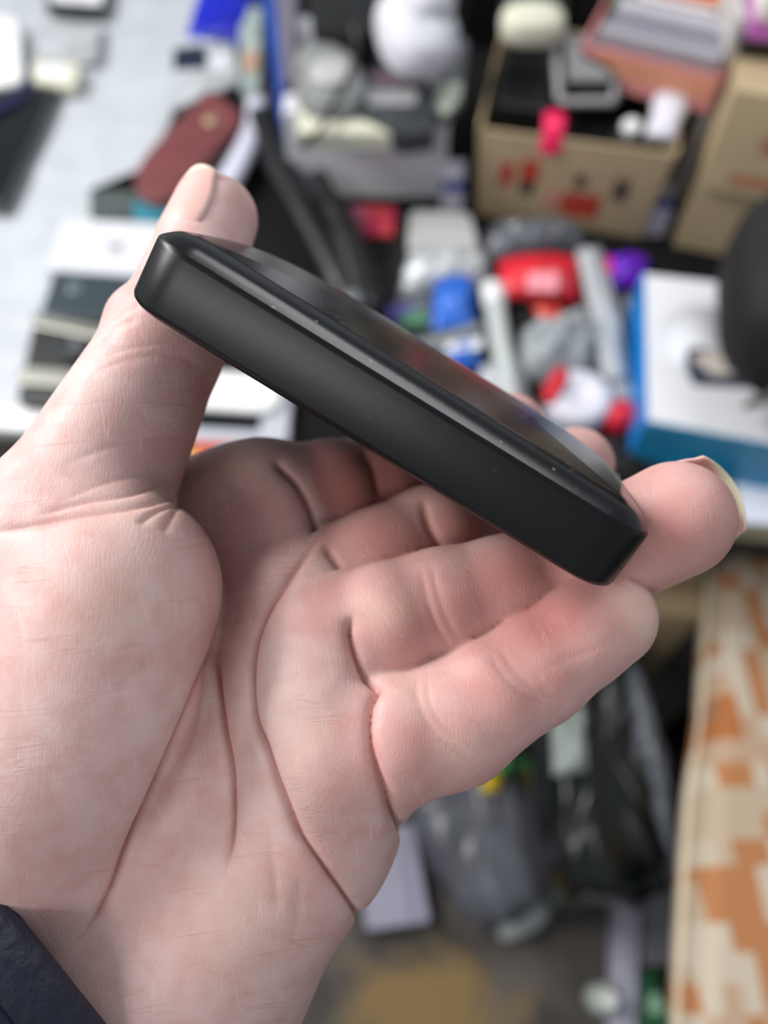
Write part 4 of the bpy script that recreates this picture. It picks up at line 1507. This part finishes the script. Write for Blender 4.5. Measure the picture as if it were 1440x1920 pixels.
for u0, u1, v0, v1 in ((0.3, 0.78, 0.72, 0.88), (0.25, 0.8, 0.46, 0.62), (0.15, 0.85, 0.1, 0.2)):
    decal('red_lettering', fl_v, u0, u1, v0, v1, mat('faded_red_print', rgb(178, 112, 84), 0.8, noise=0.3, nscale=60), flap)
body_v = [A3, B3, B3 + Vector((0, 0, HB)), A3 + Vector((0, 0, HB))]
decal('red_seal', body_v, 0.44, 0.56, 0.2, 0.36, red_ink, e)
block('pearl_board', 'pale grey board standing between the pink box and the tall carton', 'board', G(1262, 330, TZ) + Vector((0.0, 0.03, 0)), 0.012, 0.19, 0.27, rz0 + 0.1, mat('pearl_board', rgb(196, 192, 188), 0.6), 0.0, 0, 0.001)
HZ = TZ + HB + 0.003
for i, (m, lab, dz) in enumerate(((black_p, 'black phone box at the bottom of the stack on the tall carton', 0.02), (lilac, 'lilac phone box in the middle of the stack on the tall carton', 0.022),
                                  (mat('cream_card', rgb(232, 224, 214), 0.5), 'cream phone box under the white one on the tall carton', 0.014), (white_c, 'white phone box topmost of the stack on the tall carton', 0.016))):
    base = HZ + (0, 0.0205, 0.043, 0.0575)[i]
    p = Vector((0.494 + 0.002 * i, A3.y + 0.10, base))
    ee = block('phone_box', lab, 'box', p, 0.1, 0.085, dz, rz0 + 0.03 * i, m, 0.002, 0, 0.001)
    ee['group'] = 'phone boxes on the tall carton'


# --- the heap of packets in the middle of the table
def packet(name, label, cat, pts, z, h, m, seed=1, group=None, wr=0.3):
    q = px_poly(pts, z)
    e = thing(name, label, cat, centre(q, z), 0, group)
    pillow('pouch', q, h, m, e, seed, wr)
    return e


z = TZ + 0.002
packet('clear_bag', 'crumpled clear bag at the back of the packet heap', 'bag', [(735, 560), (920, 540), (918, 480), (760, 480)], z, 0.035, film, 11)
packet('clear_bag', 'smoky clear bag below the open carton', 'bag', [(900, 490), (1110, 480), (1090, 425), (905, 430)], z, 0.04, film_d, 12)
e = packet('earphone_packet', 'purple and green earphone packet left of the blue packet', 'packet', [(715, 640), (830, 625), (815, 555), (725, 560)], z, 0.02, film_d, 13)
deco('purple_card', e, [(725, 575), (775, 572), (775, 600), (728, 602)], z + 0.02, mat('dull_purple', rgb(82, 66, 150), 0.5), 0.002, 0.002)
deco('green_card', e, [(752, 590), (795, 585), (798, 610), (756, 614)], z + 0.02, mat('dull_green', rgb(74, 128, 92), 0.5), 0.002, 0.003)
e = packet('blue_packet', 'bright blue packet in the middle of the heap', 'packet', [(808, 622), (890, 618), (884, 518), (815, 522)], z + 0.012, 0.02, blue_b, 14)
deco('header_card', e, [(812, 540), (886, 536), (884, 518), (815, 522)], z + 0.022, mat('blue_header', rgb(20, 60, 160), 0.5), 0.001, 0.0015)
# ribbed strip: coil cable
e = thing('coil_cable', 'grey ribbed coil cable lying below the blue packet', 'cable', G(840, 640, TZ))
tube('core', [G(770, 655, TZ + 0.02), G(830, 645, TZ + 0.022), G(900, 620, TZ + 0.02)], 0.012, grey_p, e)
for k in range(14):
    t = k / 13
    p = G(772 + 126 * t, 655 - 34 * t * (0.6 + 0.4 * t), TZ + 0.021)
    lathe('coil', p, [(0.0115, -0.002), (0.0145, -0.001), (0.0145, 0.001), (0.0115, 0.002)], mat('coil_grey', rgb(112, 118, 118), 0.4), e, 14, (1, 0.35, 0))
e = packet('blue_white_packet', 'blue and white packet peeking out above the gadget', 'packet', [(830, 700), (900, 690), (905, 632), (838, 645)], z + 0.008, 0.022, blue_b, 15)
deco('white_header', e, [(832, 662), (902, 655), (905, 634), (838, 646)], z + 0.026, white_c, 0.001, 0.002)
e = thing('white_tube', 'long pale plastic tube standing out of the heap behind the index finger', 'tube', G(940, 660, TZ))
tube('body', [G(928, 572, TZ + 0.035), G(938, 640, TZ + 0.035), G(950, 700, TZ + 0.034), G(958, 770, TZ + 0.03)], 0.014, mat('pale_tube', rgb(184, 190, 188), 0.3), e)
tube('cap', [G(922, 540, TZ + 0.035), G(928, 574, TZ + 0.035)], 0.0155, white_p, e)
e = packet('red_packet', 'shiny red packet below the open carton', 'packet', [(930, 558), (1084, 566), (1086, 482), (936, 486)], z + 0.03, 0.028, red_p, 16, None, 0.2)
deco('white_label', e, [(985, 545), (1045, 548), (1046, 510), (988, 512)], z + 0.0555, mat('pink_label', rgb(238, 150, 160), 0.4), 0.004, 0.0012)
e = packet('orange_red_strip', 'narrow orange red strip under the red packet', 'packet', [(1020, 625), (1070, 620), (1050, 555), (985, 560)], z + 0.012, 0.014, orange_red, 17)
packet('black_pouch', 'black pouch between the pale tube and the orange red strip', 'pouch', [(955, 640), (1030, 640), (1010, 560), (950, 565)], z + 0.004, 0.014, black_cloth, 18)
e = packet('bubble_strip', 'ribbed clear bubble strip right of the red packet', 'packet', [(1150, 770), (1195, 765), (1125, 460), (1080, 470)], z + 0.022, 0.026, film, 19)
for k in range(12):
    t = k / 11
    lathe('bubble', G(1104 + 48 * t, 480 + 215 * t, z + 0.040), [(0.017, -0.004), (0.016, 0.002), (0.01, 0.006), (0.002, 0.0075)], mat('bubble_film', rgb(168, 172, 176), 0.15, coat=0.5), e, 14)
e = packet('purple_packet', 'violet foil packet left of the blue and white box', 'packet', [(1118, 545), (1212, 540), (1215, 482), (1122, 484)], z + 0.012, 0.024, purple_p, 20)
deco('pink_corner', e, [(1118, 520), (1146, 518), (1146, 486), (1122, 486)], z + 0.030, hot_pink, 0.001, 0.002)
packet('smoky_packet', 'dark transparent packet under the violet foil packet', 'packet', [(1120, 680), (1200, 640), (1212, 540), (1125, 548)], z, 0.018, film_d, 21)
e = packet('grey_cloth', 'folded grey cloth bundle behind the fingertips', 'cloth', [(955, 720), (1150, 715), (1120, 608), (975, 618)], z + 0.006, 0.05, mat('grey_cloth', rgb(160, 166, 170), 0.6, noise=0.3, nscale=18, bump=0.5, bscale=50), 22, None, 0.5)
packet('clear_bag', 'pale clear bag right below the pale tube', 'bag', [(880, 780), (1000, 770), (975, 690), (900, 680)], z, 0.03, film, 23)
e = thing('cable_reel', 'white reel with red tipped plugs behind the ring finger', 'reel', G(1085, 760, TZ))
lathe('spool', G(1082, 752, TZ + 0.03), [(0.036, -0.02), (0.040, -0.016), (0.040, 0.012), (0.036, 0.016), (0.016, 0.017), (0.014, 0.012), (0.002, 0.012)], mat('lilac_white', (1, 1, 1, 1)), e)
for (x, y) in ((1030, 730), (1032, 745)):
    tube('red_plug', [G(x + 24, y - 34, TZ + 0.045), G(x - 4, y + 8, TZ + 0.045)], 0.0085, red_p, e)
e = thing('red_ball_charm', 'round red charm left of the blue and white box corner', 'charm', G(1155, 790, TZ))
soft('ball', G(1160, 782, TZ + 0.024), (0.05, 0.04, 0.04), 0.2, red_p, e, 3, 0.01, 2.2)
tube('loop', [G(1135, 770, TZ + 0.03), G(1120, 755, TZ + 0.03), G(1108, 770, TZ + 0.03), G(1125, 790, TZ + 0.028)], 0.003, silver, e)
packet('black_pouch', 'black pouch behind the middle fingertip', 'pouch', [(995, 800), (1060, 805), (1050, 735), (1000, 735)], z + 0.003, 0.02, black_cloth, 24)
packet('black_pouch', 'black pouch at the front corner of the blue and white box', 'pouch', [(1100, 900), (1260, 900), (1235, 810), (1095, 815)], z, 0.02, black_cloth, 25)

# blue and white product box
ZB = TZ + 0.085
T = px_poly([(1212, 792), (1500, 846), (1485, 545), (1206, 512)], ZB)
e = thing('product_box', 'white product box with blue sides at the right of the table', 'box', centre(T, TZ))
a, b_, c, d = [Vector((p.x, p.y, 0)) for p in T]
prism('carton', [a, b_, c, d], TZ, ZB, box_teal, e, 0, 0.0015)
ins = lambda f, g: a * (1 - f) * (1 - g) + b_ * f * (1 - g) + c * f * g + d * (1 - f) * g
prism('white_top', [ins(0.012, 0.012), ins(0.99, 0.012), ins(0.99, 0.99), ins(0.012, 0.99)], ZB, ZB + 0.001, white_c, e)
dl = (d - a).normalized()
nl = Vector((-dl.y, dl.x, 0))
prism('blue_side', [a + nl * 0.0012, a - nl * 0.0006, d - nl * 0.0006, d + nl * 0.0012], TZ + 0.001, ZB + 0.0008, box_blue, e)
# printed picture on the top: ring, device and its bright end
c0 = ins(0.42, 0.55)
arc = []
for rr, m in ((0.062, grey_ink), (0.045, mat('pale_print', rgb(222, 224, 230), 0.5))):
    lathe('printed_ring', Vector((c0.x, c0.y, ZB + 0.001)), [(rr, 0), (rr, 0.0004 if rr > 0.05 else 0.0007)], m, e, 40)
deco('printed_device', e, [(1286, 690), (1286, 655), (1310, 650), (1420, 690), (1420, 728), (1300, 722)], ZB + 0.0016, slate_ink, 0.004, 0.0004)
deco('printed_highlight', e, [(1296, 668), (1330, 660), (1385, 672), (1380, 702), (1335, 704)], ZB + 0.0022, beige_ink, 0.004, 0.0004)

# black rucksack at the right edge
e = thing('black_rucksack', 'big black rucksack standing at the right edge beside the product box', 'bag', G(1490, 600, TZ))
soft('body', G(1592, 560, TZ + 0.185), (0.26, 0.24, 0.16), -0.2, black_cloth, e, 31, 0.05, 3.2)
soft('front_pocket', G(1565, 655, TZ + 0.155), (0.20, 0.10, 0.12), -0.2, mat('charcoal_nylon', rgb(36, 36, 42), 0.5, bump=0.3, bscale=80), e, 32, 0.04, 3.0)
tube('shoulder_strap', [G(1408, 760, TZ + 0.11), G(1450, 735, TZ + 0.15), G(1500, 710, TZ + 0.17)], 0.012, mat('olive_strap', rgb(74, 70, 64), 0.6), e, 0.3)
prism('foot_block', px_poly([(1525, 700), (1700, 720), (1700, 560), (1520, 560)], TZ + 0.1), TZ, TZ + 0.1, black_cloth, e, 0.03, 0.01)

# paper at the front right edge
e = flat_thing('white_paper', 'white sheet of paper at the front right edge of the table', 'paper', [(1376, 905), (1440, 885), (1560, 900), (1560, 990), (1392, 980)], TZ + 0.004, 0.002, mat('bright_paper', rgb(232, 236, 250), 0.6), 0.001, 0.0004)

# --- below the table
e = thing('black_bin_bag', 'black plastic bag standing on the floor under the table', 'bag', G(1120, 1500, 0))
soft('bag', Vector((0.318, 0.31, 0.19)), (0.20, 0.44, 0.40), 0.05, black_bag, e, 41, 0.12, 4.0, (0.10, 0), 0.0)
soft('painted_sheen', Vector((0.385, 0.29, 0.31)), (0.06, 0.36, 0.18), 0.10, mat('sheen_grey', rgb(92, 96, 104), 0.25, noise=0.3, bump=0.4, bscale=20), e, 42, 0.14, 2.2, (0.12, 0), 0.0)  # grey piece painting the sheen on the black bag
pillow('white_patch', [Vector((0.238, 0.24, 0.392)), Vector((0.285, 0.245, 0.40)), Vector((0.288, 0.37, 0.418)), Vector((0.242, 0.365, 0.412))], 0.03, mat('pale_patch', rgb(172, 182, 176), 0.4, noise=0.25, nscale=20), e, 43, 0.6)  # pale patch lying on top of the black bag
soft('tied_neck', Vector((0.315, 0.44, 0.43)), (0.06, 0.07, 0.08), 0.3, black_bag, e, 46, 0.25, 2.0)
e = thing('grey_plastic_bag', 'crumpled grey plastic bag on the floor left of the black bag', 'bag', G(930, 1600, 0))
soft('bag', Vector((0.165, 0.21, 0.07)), (0.19, 0.28, 0.14), 0.5, grey_bag, e, 47, 0.2, 3.2, (0, 0), 0.0)
soft('twisted_corner', Vector((0.235, 0.085, 0.03)), (0.11, 0.06, 0.06), 0.5, mat('pale_polythene', rgb(176, 182, 182), 0.3, noise=0.2), e, 45, 0.15, 2.2, (0, 0), 0.0)
e = thing('lavender_box', 'flat pale lavender box standing on the floor below the palm edge', 'box', G(740, 1650, 0))
qv = px_poly([(662, 1560), (775, 1545), (806, 1728), (688, 1745)], 0.05)
prism('body', qv, 0.0, 0.05, lavender, e, 0.004, 0.002)
prism('seam_strip', px_poly([(748, 1580), (756, 1578), (782, 1722), (774, 1724)], 0.05), 0.05, 0.0515, mat('lavender_seam', rgb(120, 116, 140), 0.5), e)
e = thing('sweet_wrapper', 'yellow and green wrapper above the grey plastic bag', 'wrapper', G(925, 1455, 0.13))
pillow('yellow_end', [G(898, 1488, 0.136), G(938, 1484, 0.136), G(940, 1450, 0.136), G(902, 1452, 0.136)], 0.02, yellow_p, e, 51)
pillow('green_end', [G(912, 1454, 0.136), G(956, 1450, 0.136), G(960, 1420, 0.136), G(920, 1424, 0.136)], 0.02, mat('green_wrapper', rgb(86, 170, 90), 0.4), e, 52)
e = thing('white_rail', 'narrow white rail lying on the floor below the black bag', 'rail', G(1175, 1780, 0))
prism('body', px_poly([(1160, 1645), (1202, 1645), (1192, 1980), (1150, 1980)], 0.06), 0.0, 0.06, mat('lilac_rail', rgb(186, 184, 200), 0.35), e, 0.004, 0.003)
prism('groove', px_poly([(1178, 1650), (1184, 1650), (1174, 1980), (1168, 1980)], 0.06), 0.06, 0.0608, mat('rail_groove', rgb(150, 148, 166), 0.5), e)
e = thing('grey_crate_panel', 'grey panel box on the floor beside the white rail', 'box', G(1250, 1720, 0))
prism('body', px_poly([(1208, 1600), (1305, 1592), (1300, 1812), (1206, 1812)], 0.055), 0, 0.055, mat('grey_board', rgb(124, 122, 128), 0.6, noise=0.12), e, 0.002, 0.002)
prism('dark_lip', px_poly([(1214, 1604), (1300, 1597), (1300, 1612), (1214, 1620)], 0.055), 0.055, 0.06, dark_g, e)
e = thing('green_box', 'dark green box with white mark on the floor at the bottom right', 'box', G(1215, 1880, 0))
prism('body', px_poly([(1204, 1820), (1292, 1820), (1285, 1990), (1198, 1990)], 0.06), 0, 0.06, mat('dark_green_card', rgb(28, 84, 48), 0.5, noise=0.12), e, 0.002, 0.002)
prism('white_mark', px_poly([(1216, 1862), (1246, 1862), (1244, 1900), (1214, 1900)], 0.06), 0.06, 0.0605, mat('pale_green_mark', rgb(150, 186, 160), 0.5), e, 0.006)
e = thing('white_bottle', 'small white bottle on the floor left of the white rail', 'bottle', G(1115, 1870, 0))
bp_ = G(1118, 1872, 0)
lathe('body', bp_, [(0.020, 0.0), (0.023, 0.004), (0.023, 0.07), (0.015, 0.085), (0.011, 0.09)], mat('pale_bottle', rgb(186, 194, 186), 0.35), e)
lathe('cap', bp_, [(0.012, 0.0905), (0.012, 0.105), (0.009, 0.108), (0.002, 0.108)], white_p, e)


# --- stool with a woven patchwork cushion, bottom right
def weave_material():
    m = bpy.data.materials.new('orange_beige_weave')
    m.use_nodes = True
    nt = m.node_tree
    N, Lk = nt.nodes, nt.links
    b = N['Principled BSDF']
    tc = N.new('ShaderNodeTexCoord')
    # stepped patches: coordinates snapped to the weave, then large noise
    sn = N.new('ShaderNodeVectorMath')
    sn.operation = 'SNAP'
    sn.inputs[1].default_value = (0.022, 0.03, 5.0)
    Lk.new(tc.outputs['Object'], sn.inputs[0])
    n1 = N.new('ShaderNodeTexNoise')
    n1.inputs['Scale'].default_value = 7
    n1.inputs['Detail'].default_value = 1.5
    Lk.new(sn.outputs[0], n1.inputs['Vector'])
    r = N.new('ShaderNodeValToRGB')
    r.color_ramp.interpolation = 'CONSTANT'
    els = r.color_ramp.elements
    els[0].position = 0.0
    els[0].color = rgb(206, 194, 172)
    els[1].position = 0.36
    els[1].color = rgb(198, 178, 154)
    for p, c_ in ((0.45, rgb(190, 130, 84)), (0.50, rgb(210, 198, 178)), (0.57, rgb(198, 168, 142)), (0.63, rgb(184, 116, 66)), (0.67, rgb(166, 122, 92))):
        x = els.new(p)
        x.color = c_
    Lk.new(n1.outputs['Fac'], r.inputs['Fac'])
    w = N.new('ShaderNodeTexWave')
    w.bands_direction = 'Y'
    w.inputs['Scale'].default_value = 60
    w.inputs['Distortion'].default_value = 0.6
    Lk.new(tc.outputs['Object'], w.inputs['Vector'])
    mx = N.new('ShaderNodeMix')
    mx.data_type = 'RGBA'
    mx.blend_type = 'MULTIPLY'
    rg = N.new('ShaderNodeMapRange')
    rg.inputs['From Min'].default_value = 0.5
    rg.inputs['From Max'].default_value = 0.0
    rg.inputs['To Max'].default_value = 0.5
    Lk.new(w.outputs['Fac'], rg.inputs['Value'])
    Lk.new(rg.outputs['Result'], mx.inputs['Factor'])
    Lk.new(r.outputs['Color'], mx.inputs['A'])
    mx.inputs['B'].default_value = rgb(190, 160, 130)
    Lk.new(mx.outputs['Result'], b.inputs['Base Color'])
    b.inputs['Roughness'].default_value = 0.9
    bp = N.new('ShaderNodeBump')
    bp.inputs['Strength'].default_value = 0.5
    bp.inputs['Distance'].default_value = 0.002
    Lk.new(w.outputs['Fac'], bp.inputs['Height'])
    Lk.new(bp.outputs['Normal'], b.inputs['Normal'])
    return m


e = thing('cushioned_stool', 'stool with orange and beige woven patchwork cushion at the bottom right', 'stool', (0.55, 0.2, 0))
SZ2 = 0.52
cq = [G(1300, 1990, SZ2), G(1322, 1480, SZ2), G(1345, 1330, SZ2), G(1358, 1018, SZ2), Vector((0.84, 0.46, SZ2)), Vector((0.86, -0.12, SZ2))]
weave = weave_material()
cu = prism('cushion', cq, 0.40, SZ2, weave, e, 0.05, 0.025, 8)
tube('piping', [Vector((p.x, p.y, SZ2 - 0.06)) for p in [q.lerp(Vector((0.6, 0.2, SZ2)), 0.0) for q in cq[:4]]], 0.005, mat('cream_piping', rgb(222, 206, 178), 0.8), e)
prism('seat_board', [q.lerp(Vector((0.6, 0.2, SZ2)), 0.08) for q in cq], 0.37, 0.40, table_m, e, 0.02, 0.003)
for x, y in ((0.46, -0.02), (0.78, -0.04), (0.52, 0.36), (0.78, 0.38)):
    prism('leg', [(x - 0.02, y - 0.02), (x + 0.02, y - 0.02), (x + 0.02, y + 0.02), (x - 0.02, y + 0.02)], 0, 0.37, table_m, e, 0, 0.003)

e = thing('tan_carton', 'tan carton under the table edge behind the cushioned stool', 'box', (0.5, 0.62, 0))
prism('body', px_poly([(1225, 1150), (1318, 1154), (1318, 1050), (1232, 1046)], 0.44), 0.0, 0.44, card, e, 0, 0.003)
prism('tape_strip', px_poly([(1227, 1104), (1316, 1108), (1316, 1096), (1228, 1090)], 0.44), 0.44, 0.4408, mat('brown_tape', rgb(150, 120, 80), 0.3), e)
